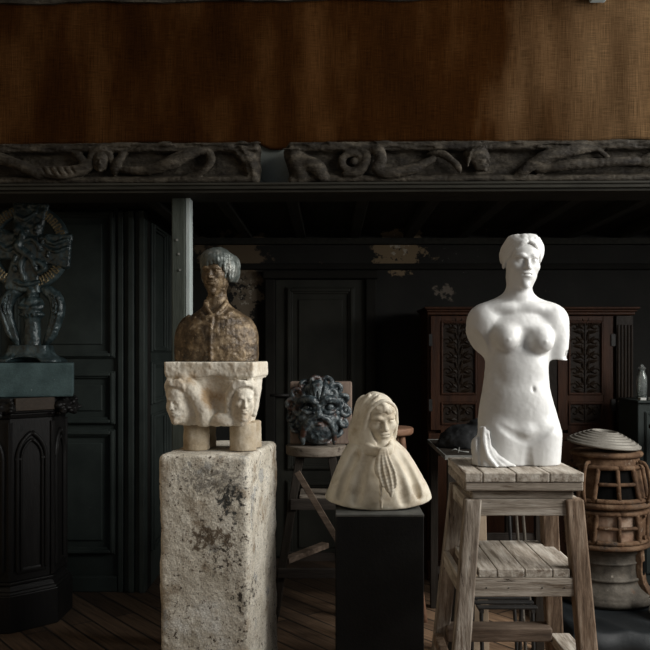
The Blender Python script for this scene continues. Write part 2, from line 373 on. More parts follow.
M['iron_grey'] = mat('grey_brown_cast_iron', [(.035,.030,.024),(.085,.073,.058),(.145,.127,.104)], 11, .65, .35, 50, metal=.3, stains=[((.33,.29,.24), 24, .64, .05), ((.16,.08,.04), 5, .60, .12)])
M['lid'] = mat('pale_grey_iron_lid', [(.18,.165,.14),(.29,.27,.235)], 9, .6, .25, 50, metal=.2, stains=[((.10,.06,.035), 12, .64, .08)])
M['black'] = mat('opening_shade_black', [(.003,.003,.003),(.006,.0055,.005)], 8, .9, .1, 30, spec=.05)  # flat black painted for the shade inside the stove openings
M['mica'] = mat('clouded_mica', [(.15,.08,.05),(.30,.20,.14),(.44,.36,.29)], 14, .3, .1, 40, spec=.6)
M['tarp'] = mat('dark_tarpaulin', [(.007,.0085,.0095),(.016,.019,.021)], 6, .55, .3, 14, spec=.3)
M['grot_blue'] = mat('blue_grey_glazed_stone', [(.007,.010,.012),(.034,.047,.053),(.19,.215,.22)], 30, .38, .4, 60, spec=.55, contrast=(.34,.68), stains=[((.07,.032,.020), 13, .54, .1)])
M['slab_wood'] = mat('pinkish_wood_slab', [(.16,.115,.09),(.27,.205,.165)], 6, .8, .3, 24, stretch=(8,8,1))
M['lump'] = mat('dark_clay', [(.010,.0105,.011),(.024,.025,.026)], 7, .6, .3, 25, spec=0.15)
M['zinc'] = mat('dull_zinc_sheet', [(.14,.14,.13),(.26,.26,.245)], 9, .5, .1, 30, metal=.5)
M['iron_black'] = mat('black_wrought_iron', [(.016,.016,.016),(.034,.032,.030)], 10, .55, .2, 40, metal=.4)
M['pale'] = mat('pale_plaster', [(.40,.40,.37),(.55,.55,.52)], 10, .7, .1, 40)
M['ochre_board'] = mat('ochre_board', [(.25,.19,.13),(.37,.29,.21)], 7, .85, .2, 30)
M['cabinet_teal'] = mat('grey_teal_cabinet_paint', [(.020,.025,.0235),(.034,.041,.039)], 6, .6, .1, 30, spec=0.15)
M['wall_dark'] = mat('sooty_wall', [(.009,.009,.008),(.017,.016,.014)], 3, .9, .2, 20, spec=0.1)
M['warm_wall'] = mat('tan_studio_wall', [(.26,.19,.12),(.34,.26,.17)], 3, .9, .1, 20)
M['tag'] = mat('pale_blue_card', [(.34,.40,.42),(.42,.47,.48)], 9, .7, .05, 20)
M['studio'] = mat('pale_grey_studio_wall', [(.30,.30,.28),(.38,.38,.36)], 3, .9, .1, 20)
def glass_mat():
    m = bpy.data.materials.new('clear_glass'); m.use_nodes = True; b = m.node_tree.nodes['Principled BSDF']
    n = m.node_tree.nodes.new('ShaderNodeTexNoise'); r = m.node_tree.nodes.new('ShaderNodeMapRange'); m.node_tree.links.new(n.outputs[0], r.inputs[0]); r.inputs[3].default_value = .03; r.inputs[4].default_value = .12
    m.node_tree.links.new(r.outputs[0], b.inputs['Roughness']); b.inputs['Base Color'].default_value = (.85,.9,.88,1); b.inputs['Transmission Weight'].default_value = .9; return m
M['glass'] = glass_mat()
def board_floor():
    m = bpy.data.materials.new('dark_floorboards'); m.use_nodes = True; nt = m.node_tree; N, L = nt.nodes, nt.links; b = N['Principled BSDF']
    tc = N.new('ShaderNodeTexCoord'); mp = N.new('ShaderNodeMapping'); L.new(tc.outputs['Object'], mp.inputs[0]); mp.inputs['Rotation'].default_value = (0,0,math.radians(52))
    br = N.new('ShaderNodeTexBrick'); L.new(mp.outputs[0], br.inputs['Vector']); br.inputs['Scale'].default_value = 1; br.inputs['Brick Width'].default_value = 1.3; br.inputs['Row Height'].default_value = .125; br.inputs['Mortar Size'].default_value = .006; br.inputs['Bias'].default_value = 0
    br.inputs['Color1'].default_value = (.045,.028,.017,1); br.inputs['Color2'].default_value = (.115,.072,.043,1); br.inputs['Mortar'].default_value = (.01,.008,.006,1)
    ds = N.new('ShaderNodeVectorMath'); ds.operation = 'SUBTRACT'; L.new(tc.outputs['Object'], ds.inputs[0]); ds.inputs[1].default_value = (1.0,3.9,0)  # bounded pale patch: window light on the floor painted into the board colour
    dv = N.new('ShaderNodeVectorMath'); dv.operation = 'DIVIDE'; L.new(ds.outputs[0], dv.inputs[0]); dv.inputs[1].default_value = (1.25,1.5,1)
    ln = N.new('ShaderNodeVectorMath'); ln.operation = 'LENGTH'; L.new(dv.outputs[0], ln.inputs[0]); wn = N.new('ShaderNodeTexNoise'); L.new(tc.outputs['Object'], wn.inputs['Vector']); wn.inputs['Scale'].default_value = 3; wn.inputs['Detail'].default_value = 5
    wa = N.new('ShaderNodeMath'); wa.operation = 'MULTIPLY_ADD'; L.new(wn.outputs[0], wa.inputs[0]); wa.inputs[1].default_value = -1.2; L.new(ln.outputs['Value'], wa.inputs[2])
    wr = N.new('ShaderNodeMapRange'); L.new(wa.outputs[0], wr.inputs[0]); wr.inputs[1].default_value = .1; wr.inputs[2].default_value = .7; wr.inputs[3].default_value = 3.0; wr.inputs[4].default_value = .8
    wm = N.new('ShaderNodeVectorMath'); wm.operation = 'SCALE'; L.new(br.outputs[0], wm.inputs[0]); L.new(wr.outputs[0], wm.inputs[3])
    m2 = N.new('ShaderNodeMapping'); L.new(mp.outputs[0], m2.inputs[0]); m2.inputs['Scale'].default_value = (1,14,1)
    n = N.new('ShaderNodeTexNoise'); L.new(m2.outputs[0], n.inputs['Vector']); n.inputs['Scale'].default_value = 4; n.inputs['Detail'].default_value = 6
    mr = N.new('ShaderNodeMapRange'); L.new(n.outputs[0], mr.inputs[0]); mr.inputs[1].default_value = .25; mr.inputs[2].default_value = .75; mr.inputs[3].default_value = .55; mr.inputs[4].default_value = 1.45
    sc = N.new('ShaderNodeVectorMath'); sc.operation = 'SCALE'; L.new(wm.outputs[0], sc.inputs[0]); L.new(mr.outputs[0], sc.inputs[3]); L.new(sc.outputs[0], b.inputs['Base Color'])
    b.inputs['Roughness'].default_value = .6
    bp = N.new('ShaderNodeBump'); bp.inputs['Strength'].default_value = .4; bp.inputs['Distance'].default_value = .01; L.new(n.outputs[0], bp.inputs['Height']); L.new(bp.outputs[0], b.inputs['Normal']); return m
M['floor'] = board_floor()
def burlap():
    m = bpy.data.materials.new('brown_burlap'); m.use_nodes = True; nt = m.node_tree; N, L = nt.nodes, nt.links; b = N['Principled BSDF']; b.inputs['Roughness'].default_value = .95; b.inputs['Specular IOR Level'].default_value = .0
    tc = N.new('ShaderNodeTexCoord')
    def nz(sc, scale, det=5):
        mp = N.new('ShaderNodeMapping'); L.new(tc.outputs['Object'], mp.inputs[0]); mp.inputs['Scale'].default_value = sc
        n = N.new('ShaderNodeTexNoise'); L.new(mp.outputs[0], n.inputs['Vector']); n.inputs['Scale'].default_value = scale; n.inputs['Detail'].default_value = det; return n.outputs[0]
    big = nz((3.4,1,1.0), 1.25, 8); weave = nz((110,1,2.5), 3, 2); weft = nz((5,1,120), 3, 2)
    r = N.new('ShaderNodeValToRGB'); L.new(big, r.inputs[0]); e = r.color_ramp.elements
    e[0].position = .32; e[0].color = (.014,.0052,.0015,1); e[1].position = .72; e[1].color = (.050,.022,.0075,1); k = e.new(.5); k.color = (.0215,.0080,.0022,1)
    sx = N.new('ShaderNodeSeparateXYZ'); L.new(tc.outputs['Object'], sx.inputs[0]); fa = N.new('ShaderNodeMath'); fa.operation = 'MULTIPLY_ADD'; L.new(big, fa.inputs[0]); fa.inputs[1].default_value = 1.6; L.new(sx.outputs[0], fa.inputs[2])
    fr = N.new('ShaderNodeMapRange'); L.new(fa.outputs[0], fr.inputs[0]); fr.inputs[1].default_value = 1.05; fr.inputs[2].default_value = 1.95
    fm = N.new('ShaderNodeMix'); fm.data_type = 'RGBA'; L.new(fr.outputs[0], fm.inputs[0]); L.new(r.outputs[0], fm.inputs[6]); fm.inputs[7].default_value = (.088,.053,.026,1)
    ad = N.new('ShaderNodeMath'); L.new(weave, ad.inputs[0]); L.new(weft, ad.inputs[1])
    mr = N.new('ShaderNodeMapRange'); L.new(ad.outputs[0], mr.inputs[0]); mr.inputs[1].default_value = .7; mr.inputs[2].default_value = 1.3; mr.inputs[3].default_value = .55; mr.inputs[4].default_value = 1.45
    sc = N.new('ShaderNodeVectorMath'); sc.operation = 'SCALE'; L.new(fm.outputs[2], sc.inputs[0]); L.new(mr.outputs[0], sc.inputs[3]); L.new(sc.outputs[0], b.inputs['Base Color'])
    bp = N.new('ShaderNodeBump'); bp.inputs['Strength'].default_value = .35; bp.inputs['Distance'].default_value = .006; L.new(ad.outputs[0], bp.inputs['Height']); L.new(bp.outputs[0], b.inputs['Normal']); return m
M['burlap'] = burlap()
# ------------------------------------------------------------------ room shell
YB, YD, XC = 6.2, 5.35, -1.152           # back wall, left panelling, corner of the recess
GZ = 2.40                                # underside of the gallery
def wall_with_hole(name, m, x0, x1, y0, y1, z0, z1, hy0, hy1, hz0, hz1):
    w = MB(); w.box(x0,x1,y0,hy0,z0,z1); w.box(x0,x1,hy1,y1,z0,z1); w.box(x0,x1,hy0,hy1,z0,hz0); w.box(x0,x1,hy0,hy1,hz1,z1)
    return struct(build(name, w, m))
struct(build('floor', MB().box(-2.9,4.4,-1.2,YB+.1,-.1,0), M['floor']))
pl = [(.17,.125,.075), (.30,.27,.22)]
M['plaster'] = mat('sooty_wall_with_bare_plaster', [(.009,.009,.008),(.016,.0155,.0135)], 3, .9, .3, 22, stains=[
    (pl[0], 9, .30, .04, (.50,6.2,2.25), (.19,.5,.19)), (pl[1], 22, .56, .03, (.50,6.2,2.27), (.17,.5,.16)), ((.02,.018,.015), 26, .63, .02, (.50,6.2,2.25), (.2,.5,.2)),
    ((.11,.08,.05), 9, .40, .08, (-.70,6.2,2.2), (.36,.5,.30)), ((.15,.12,.085), 14, .44, .06, (-.60,6.2,1.90), (.16,.5,.28)),
    (pl[1], 30, .60, .04, (-.62,6.2,1.95), (.2,.5,.25)), ((.12,.10,.08), 12, .50, .06, (.83,6.2,1.93), (.15,.5,.12)), ((.10,.10,.09), 30, .66, .03, (.9,6.2,2.2), (.5,.5,.3))])
struct(build('wall_back', MB().box(XC-.1,4.2,YB,YB+.1,0,5.6), M['plaster']))
struct(build('wall_left', MB().box(-2.8,-2.7,-1.0,YD,0,4.6), M['warm_wall']))
HY0, HY1, HZ0, HZ1 = -.2, 4.2, 1.9, 5.1
wall_with_hole('wall_right', M['studio'], 4.2, 4.3, -1.2, YB+.1, 0, 5.6, HY0, HY1, HZ0, HZ1)
wn = MB()
for y in (HY0+.03, HY0+1.33, HY0+2.67, HY1-.03): wn.box(4.22,4.28,y-.025,y+.025,HZ0,HZ1)
for z in (HZ0+.03, HZ0+1.07, HZ0+2.13, HZ1-.03): wn.box(4.225,4.275,HY0,HY1,z-.02,z+.02)
struct(build('window_1', wn, M['post']))
# recess: panelling facing the room at YD, return wall at XC
struct(build('wall_recess', MB().box(-2.8,XC,YD+.02,YD+.12,0,4.6), M['wall_dark']))
rw = struct(build('wall_return', MB().box(XC-.1,XC,YD+.12,YB,0,4.6), M['teal_paint']))
def moulding(mb, x0, x1, z0, z1, y, w=.035, d=.03, axis='y'):
    """raised frame round a panel, on a plane facing -y at y (or +x when axis is 'x', x0..x1 then run along y)"""
    def bx(a0, a1, b0, b1, dd):
        if axis == 'y': mb.box(a0, a1, y-dd, y, b0, b1)
        else: mb.box(y, y+dd, a0, a1, b0, b1)
    for i, (ww, dd) in enumerate(((w, d*.55), (w*.5, d))):
        o = 0 if i == 0 else w*.2
        bx(x0+o, x0+o+ww, z0+o, z1-o, dd); bx(x1-o-ww, x1-o, z0+o, z1-o, dd)
        bx(x0+o+ww, x1-o-ww, z0+o, z0+o+ww, dd); bx(x0+o+ww, x1-o-ww, z1-o-ww, z1-o, dd)
    return mb
d1 = struct(build('door_1', MB().box(-2.70, wx(119,YD), YD-.02, YD+.02, .10, wz(204,YD)), M['teal_paint']))
for (a, b) in ((14, 117), (-100, 2)):
    for (t, u) in ((211, 358), (371, 424), (429, 553)):
        x0, x1, z0, z1 = wx(a,YD), wx(b,YD), wz(u,YD), wz(t,YD)
        p = moulding(MB(), x0, x1, z0, z1, YD-.02, .045, .035); p.box(x0+.085, x1-.085, YD-.032, YD-.02, z0+.085, z1-.085)
        build('panel', p, M['teal_paint'], d1, bevel=.006)
kn = MB(); kn.lathe((0,0,0), [(0.001,0),(.014,.002),(.014,.02),(.009,.03),(.02,.045),(.022,.055),(.016,.066),(.001,.07)], 16)
build('lock_plate', MB().box(wx(124,YD)-.012, wx(124,YD)+.012, YD-.028, YD-.0, wz(420,YD), wz(388,YD)), M['iron_black'], d1, bevel=.003)
tr = MB(); 
for i, (a, b, dd) in enumerate(((119.5,125,.05),(125,130,.03),(130,136,.065),(136,141,.04),(141,147,.07))): tr.box(wx(a,YD), wx(b,YD), YD-dd, YD+.02, 0, GZ-.02)
struct(build('trim_1', tr, M['teal_paint'], bevel=.006))
struct(build('trim_2', MB().box(-2.7, XC, YD-.06, YD+.02, wz(203,YD), wz(196,YD)+.02), M['teal_paint'], bevel=.01))
struct(build('baseboard_left', MB().box(-2.7, wx(119,YD), YD-.045, YD+.02, 0, .10), M['teal_paint'], bevel=.008))
for i, (z0, z1) in enumerate(((1.50,2.33), (1.16,1.44), (.22,1.10))):
    p = moulding(MB(), YD+.10, YD+.56, z0, z1, XC, .04, .03, 'x'); build('panel', p, M['teal_paint'], rw, bevel=.005)
    p = moulding(MB(), YD+.62, YB-.06, z0, z1, XC, .04, .03, 'x'); build('panel', p, M['teal_paint'], rw, bevel=.005)
# back door
YK = YB-.04
d2 = struct(build('door_2', MB().box(wx(276,YK), wx(365,YK), YK, YB, .02, wz(280,YK)), M['door_paint']))
for (t, u) in ((287, 470), (480, 560)):
    x0, x1, z0, z1 = wx(286,YK), wx(355,YK), wz(u,YK), wz(t,YK)
    p = moulding(MB(), x0, x1, z0, z1, YK, .05, .03); p.box(x0+.09, x1-.09, YK-.012, YK, z0+.09, z1-.09); build('panel', p, M['door_paint'], d2, bevel=.006)
hb = MB().tube([(wx(271,YK), YK-.035, wz(395,YK)), (wx(290,YK), YK-.035, wz(395,YK))], .012, 8); hb.tube([(wx(281,YK), YK-.035, wz(395,YK)), (wx(281,YK), YK, wz(395,YK))], .009, 8)
build('door_handle', hb, M['iron_black'], d2, smooth=True)
tr = MB()
for a, b in ((265, 275.5), (365.5, 376)): tr.box(wx(a,YK), wx(b,YK), YK-.04, YB, 0, wz(279.5,YK))
tr.box(wx(263,YK), wx(378,YK), YK-.05, YB, wz(279,YK), wz(271,YK))
struct(build('trim_3', tr, M['wall_dark'], bevel=.01))
struct(build('trim_4', MB().box(XC+.01, 4.15, YB-.05, YB, wz(270,YB), wz(264,YB)), M['wall_dark'], bevel=.01))
# ------------------------------------------------------------------ gallery overhead (slightly skewed to the picture)
GR = Matrix.Translation((0,4.35,0)) @ Matrix.Rotation(-math.atan(.025), 4, 'Z')
ce = struct(build('ceiling', MB().box(-2.7,4.15,4.46,YB,GZ,GZ+.04), M['ceil']))
for k in range(-4, 11):
    x = .18+.39*k
    if -1.3 < x < 4.1: build('rafter', MB().box(x-.035, x+.035, 4.5, YB-.001, GZ-.075, GZ), M['ceil'], ce, bevel=.006)
build('ceiling_batten', MB().box(-1.0, 4.15, YB-.07, YB-.001, GZ-.12, GZ-.076), M['ceil'], ce)
rl = MB(); rl.box(-2.6,3.7,-.19,.10,2.300,2.318); rl.box(-2.6,3.7,-.17,.10,2.286,2.300); rl.box(-2.6,3.7,-.20,.10,2.318,2.330); 
struct(build('trim_5', rl, M['rail'], bevel=.004, xf=GR))
struct(build('trim_6', MB().box(-2.6,3.7,-.03,.02,2.3305,2.60), M['fascia'], bevel=.004, xf=GR))
ledge = MB().box(-2.6,3.7,-.03,.05,2.6005,3.30)
struct(build('gallery_wall', ledge, M['wall_dark'], xf=GR))
tp = MB(); n = 90; rnd = random.Random(5)
top = [-.035-.01*rnd.random() for i in range(n+1)]; zz = [3.272+.006*math.sin(i*.7)+.006*rnd.random() for i in range(n+1)]
for i in range(n):
    a, b = -2.6+6.3*i/n, -2.6+6.3*(i+1)/n
    tp.hexa([(a,top[i]-.03,zz[i]),(b,top[i+1]-.03,zz[i+1]),(b,.06,zz[i+1]),(a,.06,zz[i]),(a,top[i]-.03,3.35),(b,top[i+1]-.03,3.35),(b,.06,3.35),(a,.06,3.35)])
struct(build('trim_7', tp, M['beam'], xf=GR))
cl = MB(); nx, nz = 240, 40; rnd = random.Random(9)
ph = [(rnd.uniform(2, 14), rnd.uniform(0, 6.3), rnd.uniform(.2, 1)) for k in range(7)]
for layer in (0, 1):
    for j in range(nz+1):
        t = j/nz
        for i in range(nx+1):
            x = -2.55+6.2*i/nx
            zb = 2.560+.004*math.sin(x*5)+.003*math.sin(x*13+1)-.030*math.exp(-((x+.27)/.07)**4)
            z = zb+(3.285-zb)*t
            fold = sum(a*math.sin(f*x+p+.5*t) for f, p, a in ph)*.0005*(1-.5*t)
            pl_ = .007*math.exp(-((x-1.0-.1*(1-t))/.05)**2)+.010*math.exp(-((x-1.52)/.07)**2)*(1-t)+.005*math.exp(-((x+.15)/.06)**2)*(1-t)
            cl.v.append((x, -.050-fold-pl_+(.006 if layer else 0), z))
N1 = (nx+1)*(nz+1)
for j in range(nz):
    for i in range(nx):
        q = (j*(nx+1)+i, j*(nx+1)+i+1, (j+1)*(nx+1)+i+1, (j+1)*(nx+1)+i); cl.f.append(q); cl.f.append(tuple(a+N1 for a in q[::-1]))
for i in range(nx):
    cl.f.append((i, i+N1, i+1+N1, i+1)); o_ = nz*(nx+1); cl.f.append((o_+i, o_+i+1, o_+i+1+N1, o_+i+N1))
cloth = build('burlap_cloth', cl, M['burlap'], smooth=True, xf=GR)
tag(center_origin(cloth), 'brown burlap cloth stretched along the gallery front above the carved beams', 'cloth')
# clip on the top ledge
cp = MB().box(wx(589,4.25), wx(604,4.25), 4.19, 4.25, 3.245, 3.36)
tag(center_origin(build('paper_tag', cp, M['tag'], bevel=.004)), 'small pale blue tag fixed over the top edge of the brown cloth', 'tag')
# post
YP = 4.33
pt = thing('wooden_post', 'grey green painted wooden post holding up the gallery beside the dark boy bust', 'post', (wx(182,YP), YP, 0))
build('shaft', MB().box(wx(171.5,YP), wx(185,YP), YP-.0, YP+.09, 0, 2.2855), M['post'], pt, bevel=.006)
build('edge_strip', MB().box(wx(185.3,YP), wx(190,YP), YP+.004, YP+.09, 0, 2.2855), M['post_edge'], pt, bevel=.004)
pb = MB(); 
for z in (2.05, 1.72, 1.25, .6): pb.lathe((0,0,0), [(.001,0),(.007,0),(.007,.006),(.001,.008)], 10)
for dz, px in ((wz(240,YP),177), (wz(270,YP),180), (wz(254,YP),179)):
    c = Vector((wx(px,YP), YP-.006, dz)); build('bolt', MB().tube([c, c+Vector((0,.010,0))], .006, 10), M['zinc'], pt)
# ------------------------------------------------------------------ white marble torso (field units: pixels of its own elevation)
def marble_torso():
    Y = 3.335; k = Y/F; o = (wx(518.5,Y), Y, 1.0684); kk = (k*.985, k, k*.978)
    t = thing('marble_torso', 'life-size white marble female torso with head on the weathered modelling stand', 'statue', o)
    f = Field((-56,-42,-2), (58,36,240), .95)
    f.loft([(-4,0,41,1,29),(0,0,41,1,29),(20,.2,40.6,1,29.5),(41,-.3,40.4,1,28.5),(52,-1.0,38.8,1,27),(62,-1.8,36.6,1,25),(74,-2.2,34.0,1,22.5),(86,-2,32.6,1,21),(96,-1.7,32,1,20.5),(108,-1,32.2,1,21),(122,-.3,33,1,21.5),(136,0,33,2,19.5),(148,0,28,3,15),(158,0,17,4,11.5),(164,0,11,4,9)], 2.15, 1)
    # chest, shoulders, neck
    f.ell((0,-3,135), (30,17,17), 8)
    for s in (-1, 1): f.chain([(s*4,7,164),(s*16,6,157),(s*30,4,150),(s*38,3,145)], [8,7.5,9,11], 9)
    f.cap((0.5,5,150), (1.5,2.5,187), 14.0, 12.6, 8)
    for pts, rr, p, nn in (([(-34,3,145),(-39.5,3,135),(-40.5,3,114)], [11.5,11.6,10.5], (-40.5,0,123.5), (-20,-13,-17)), ([(35,3,144),(38.5,2.5,133),(39.5,3,118),(39.5,3,98)], [11.5,11.6,10,8.8], (40,0,105), (-.15,.1,-1))):
        a = Field((-56,-42,-2), (58,36,240), .95); a.chain(pts, rr, 4); a.plane(p, nn, .6)
        if p[0] > 0: a.box((50,-12,106), (5.5,16,4), .8, 1, rot=(15,20,0), mode='s')
        f.merge(a, 6)
    for s in (-1, 1): f.ell((s*30,-5,140), (8,7,15), 10, rot=(0,s*24,0))                   # front of the armpit
    for pts in ([(-30,-19,141),(-31.5,-17,128),(-33,-13,112)], [(29.5,-19,140),(32,-17,126),(34,-12,108)]): f.chain(pts, [1.2,2.2,2.4], 5, mode='s', sub=3)
    for s in (-1, 1): f.chain([(s*3,-9,157),(s*18,-8,157),(s*32,-2,154)], [.6,.7,.6], 9)
    # breasts
    for cx, cz in ((-14.5,126), (18,124)):
        f.ell((cx,-16,cz+1), (13.6,13.5,13), 6); f.ell((cx+(-1 if cx<0 else 1)*1.5,-22,cz-2.5), (9,8.5,8.5), 5); f.ell((cx+(-2 if cx<0 else 2),-30.2,cz-1.5), (1.4,1.2,1.4), 2)
    f.chain([(1.5,-24,132),(1.5,-23,118)], 2.5, 7, mode='s', sub=2)
    # belly
    f.ell((2,-14,62), (25,13.5,25), 9); f.ell((2,-14,95), (20,9,16), 9)
    f.ell((9.2,-27.0,75.5), (1.6,4.0,2.6), 2.4, mode='s')
    # thighs and groin
    for s, cx in ((-1,-18.5), (1,20.5)): f.cap((cx,-11,28), (cx*.95,-12,-4), 19.5, 17.5, 7)
    f.ell((2,-23,33), (10,7.5,8), 6)
    f.chain([(2.4,-33,21),(2.4,-31,8),(2.4,-29,-4)], [2.0,3.0,3.4], 4, mode='s', sub=2)
    for pts in ([(-30,-29,45),(-19,-32.5,36),(-8,-33.5,29),(2.4,-33,23)], [(33,-27,45),(22,-32,36),(12,-33.5,29),(2.8,-33,23)]): f.chain(pts, [1.4,2.0,2.4,2.4], 5, mode='s', sub=3)
    f.plane((0,0,-.2), (0,0,-1))
    face(f, (3.2,-1.0,203.5), 55, yaw=5, pitch=2, roll=3, closed=True, soft=True)
    sculpt('figure', f, M['marble'], t, kk, o, disp=[(.12,.25,3)])
    # hair: waved cap swept back to a knot
    h = Field((-26,-26,176), (34,34,238), .7)
    R = rotm(0,0,5) @ rotm(2,0,0) @ rotm(0,3,0); h.push((3.2,-1.0,203.5), R, 55)
    h.ell((.015,.10,.16), (.33,.42,.372), .02)
    h.ell((0,.40,.02), (.2,.18,.17), .1)
    h.ell((-.0,-.34,-.12), (.235,.30,.395), .05, mode='s'); h.ell((0,.0,-.55), (.6,.5,.45), .08, mode='s')
    for s in (-1, 1):
        for j in range(5):
            a = .10+.085*j
            h.chain([(s*.03,-.30+.03*j,.37+.028*j-.0*a),(s*(.12+.03*j),-.285+.05*j,.315+.03*j),(s*(.215+.022*j),-.20+.06*j,.20+.03*j),(s*(.288+.010*j),-.06+.06*j,.06+.03*j),(s*.28,.16+.05*j,-.04+.02*j)], [.035,.05,.055,.05,.035], .02, sub=4)
    h.ell((.31,-.02,.24), (.08,.14,.16), .06)
    h.cap((-.05,-.22,.455), (.14,-.20,.455), .05, .06, .05)
    h.pop()
    sculpt('hair', h, M['marble'], t, kk, o, disp=[(.35,.2,3)])
    # drapery gathered at the hip
    d = Field((-54,-46,-2), (-6,10,42), .8)
    d.cap((-40,-18,34), (-42,-20,4), 4.2, 8.5, 2); d.ell((-46,-20,17), (5.5,8,11), 3); d.cap((-36,-24,33), (-38,-27,20), 2.4, 4, 2); d.cap((-38,-22,24), (-37,-25,0), 5.5, 10.5, 4); d.cap((-33,-26,10), (-26,-28,0), 6.5, 8.5, 5); d.cap((-24,-30,2), (-13,-33,-1), 5, 3.4, 5)
    d.chain([(-39,-23,37),(-40,-27.5,24),(-37,-33,10),(-30,-37,0)], [1.6,2.0,2.2,2], 2.5)
    for pts in ([(-42.5,-22,34),(-45,-28,18),(-44,-31,2)], [(-37,-27.5,30),(-35,-33.5,14),(-27,-38,2)], [(-33,-32,17),(-27,-35.5,8),(-18,-38.5,1)]): d.chain(pts, [.7,1.2,1.2], 2.0, mode='s', sub=4)
    d.plane((0,0,0), (0,0,-1)); sculpt('drapery', d, M['marble'], t, kk, o, disp=[(.3,.2,2)])
marble_torso()
# ------------------------------------------------------------------ boy bust, rough bronze
COLZ = wz(455.5, 3.46); CAPZ = 1.458
def boy_bust():
    Y = 3.74; k = Y/F; o = (wx(216.5,Y), Y, CAPZ+.0008)
    t = thing('boy_bust', 'dark brown rough bronze bust of a boy with fringe on the carved capital', 'bust', o)
    f = Field((-48,-34,-2), (48,30,118), .8)
    f.loft([(-3,.5,37,0,22),(0,.5,37,0,22),(14,.5,37.5,0,22.5),(30,.5,36.5,0,21.5),(40,1,31,1,19),(48,1.5,23.5,2,16),(54,1,15.5,3,13),(59,0,11,3,10.5),(62,0,9,3,9)], 2.5, 1)
    for s in (-1, 1): f.chain([(s*27,2,36),(s*29.5,1,22),(s*29.5,0,-2)], [8.5,9.5,10], 6)
    f.ell((0,-12,22), (22,12,22), 10)
    for s in (-1, 1): f.chain([(s*23.5,-24,30),(s*24.5,-24,14),(s*25,-24,-2)], 1.6, 4, mode='s', sub=2)
    f.cap((0,3,45), (.8,1,76), 10, 9, 6)
    # shirt front, placket and collar
    f.chain([(-1,-20,44),(-2.5,-24.5,28),(-2.5,-25.5,12),(-2,-25,-2)], 1.5, 1.5, sub=3)
    f.chain([(-10,-5,60),(-8.5,-12.5,54),(-2,-18.5,45)], [1.6,1.8,1.4], 2, sub=4); f.chain([(10.5,-4,60),(9,-12,54),(0,-18.5,45)], [1.6,1.9,1.4], 2, sub=4)
    f.chain([(-2,-19,45),(-9.5,-19,43),(-14,-13,49)], [1.2,1.4,1.2], 2, sub=3); f.chain([(0,-19,45),(9,-19.5,42.5),(15,-12,49)], [1.2,1.5,1.2], 2, sub=3)
    for z in (36, 25, 13): f.ell((-2.4,-26.0,z), (1.5,1.1,1.5), .8)
    rnd = random.Random(4)
    for i in range(170):
        a = rnd.uniform(-1.4, 1.4); z = rnd.uniform(1, 44); x = 36*math.sin(a)*(1 if z < 32 else .8); y = -24*math.cos(a)*(1 if z < 32 else .85)
        f.ell((x,y,z), (rnd.uniform(1.0,2.6), 1.1, rnd.uniform(1.5,4)), 1.5, rot=(0,rnd.uniform(-40,40),0))
    f.plane((0,0,0), (0,0,-1))
    face(f, (.0,-1,88.5), 44, yaw=-14, pitch=2, roll=0, ears=False, soft=True)
    sculpt('figure', f, M['bronze'], t, k, o, disp=[(.4,.3,3)], flat=0.0)
    h = Field((-24,-28,64), (32,34,122), .7)
    h.push((.5,-1,88.5), rotm(0,0,-12) @ rotm(2,0,0), np.float64(44))
    h.ell((0,.10,.16), (.345,.44,.375), .02); h.ell((0,.16,.0), (.345,.40,.32), .08)
    h.ell((0,-.42,-.30), (.275,.42,.47), .05, mode='s'); h.ell((0,.05,-.62), (.7,.7,.42), .08, mode='s')
    for i in range(13):
        a = (-66+11*i)*PI/180
        rb = rnd.uniform(-.045,.045); dx, dy = math.sin(a), -math.cos(a); sd = abs(math.sin(a)); zl = .19-.40*max(0, sd-.45)*1.8
        h.chain([(dx*.10,.10+dy*.12,.535),(dx*.27,.10+dy*.33,.44),(dx*.34,.10+dy*.45,.30),(dx*.345+rb,.10+dy*.46,zl+rb)], [.04,.055,.06,.034], .022, sub=4)
    for s in (-1, 1):
        for j in range(4): h.chain([(s*.13,.15+.1*j,.50-.03*j),(s*.30,.12+.13*j,.31),(s*.335,.08+.12*j,.05),(s*.305,.04+.12*j,-.17)], [.045,.05,.06,.05], .06, sub=4)
    h.pop(); sculpt('hair', h, M['bronze_hair'], t, k, o, disp=[(.4,.3,3)])
boy_bust()
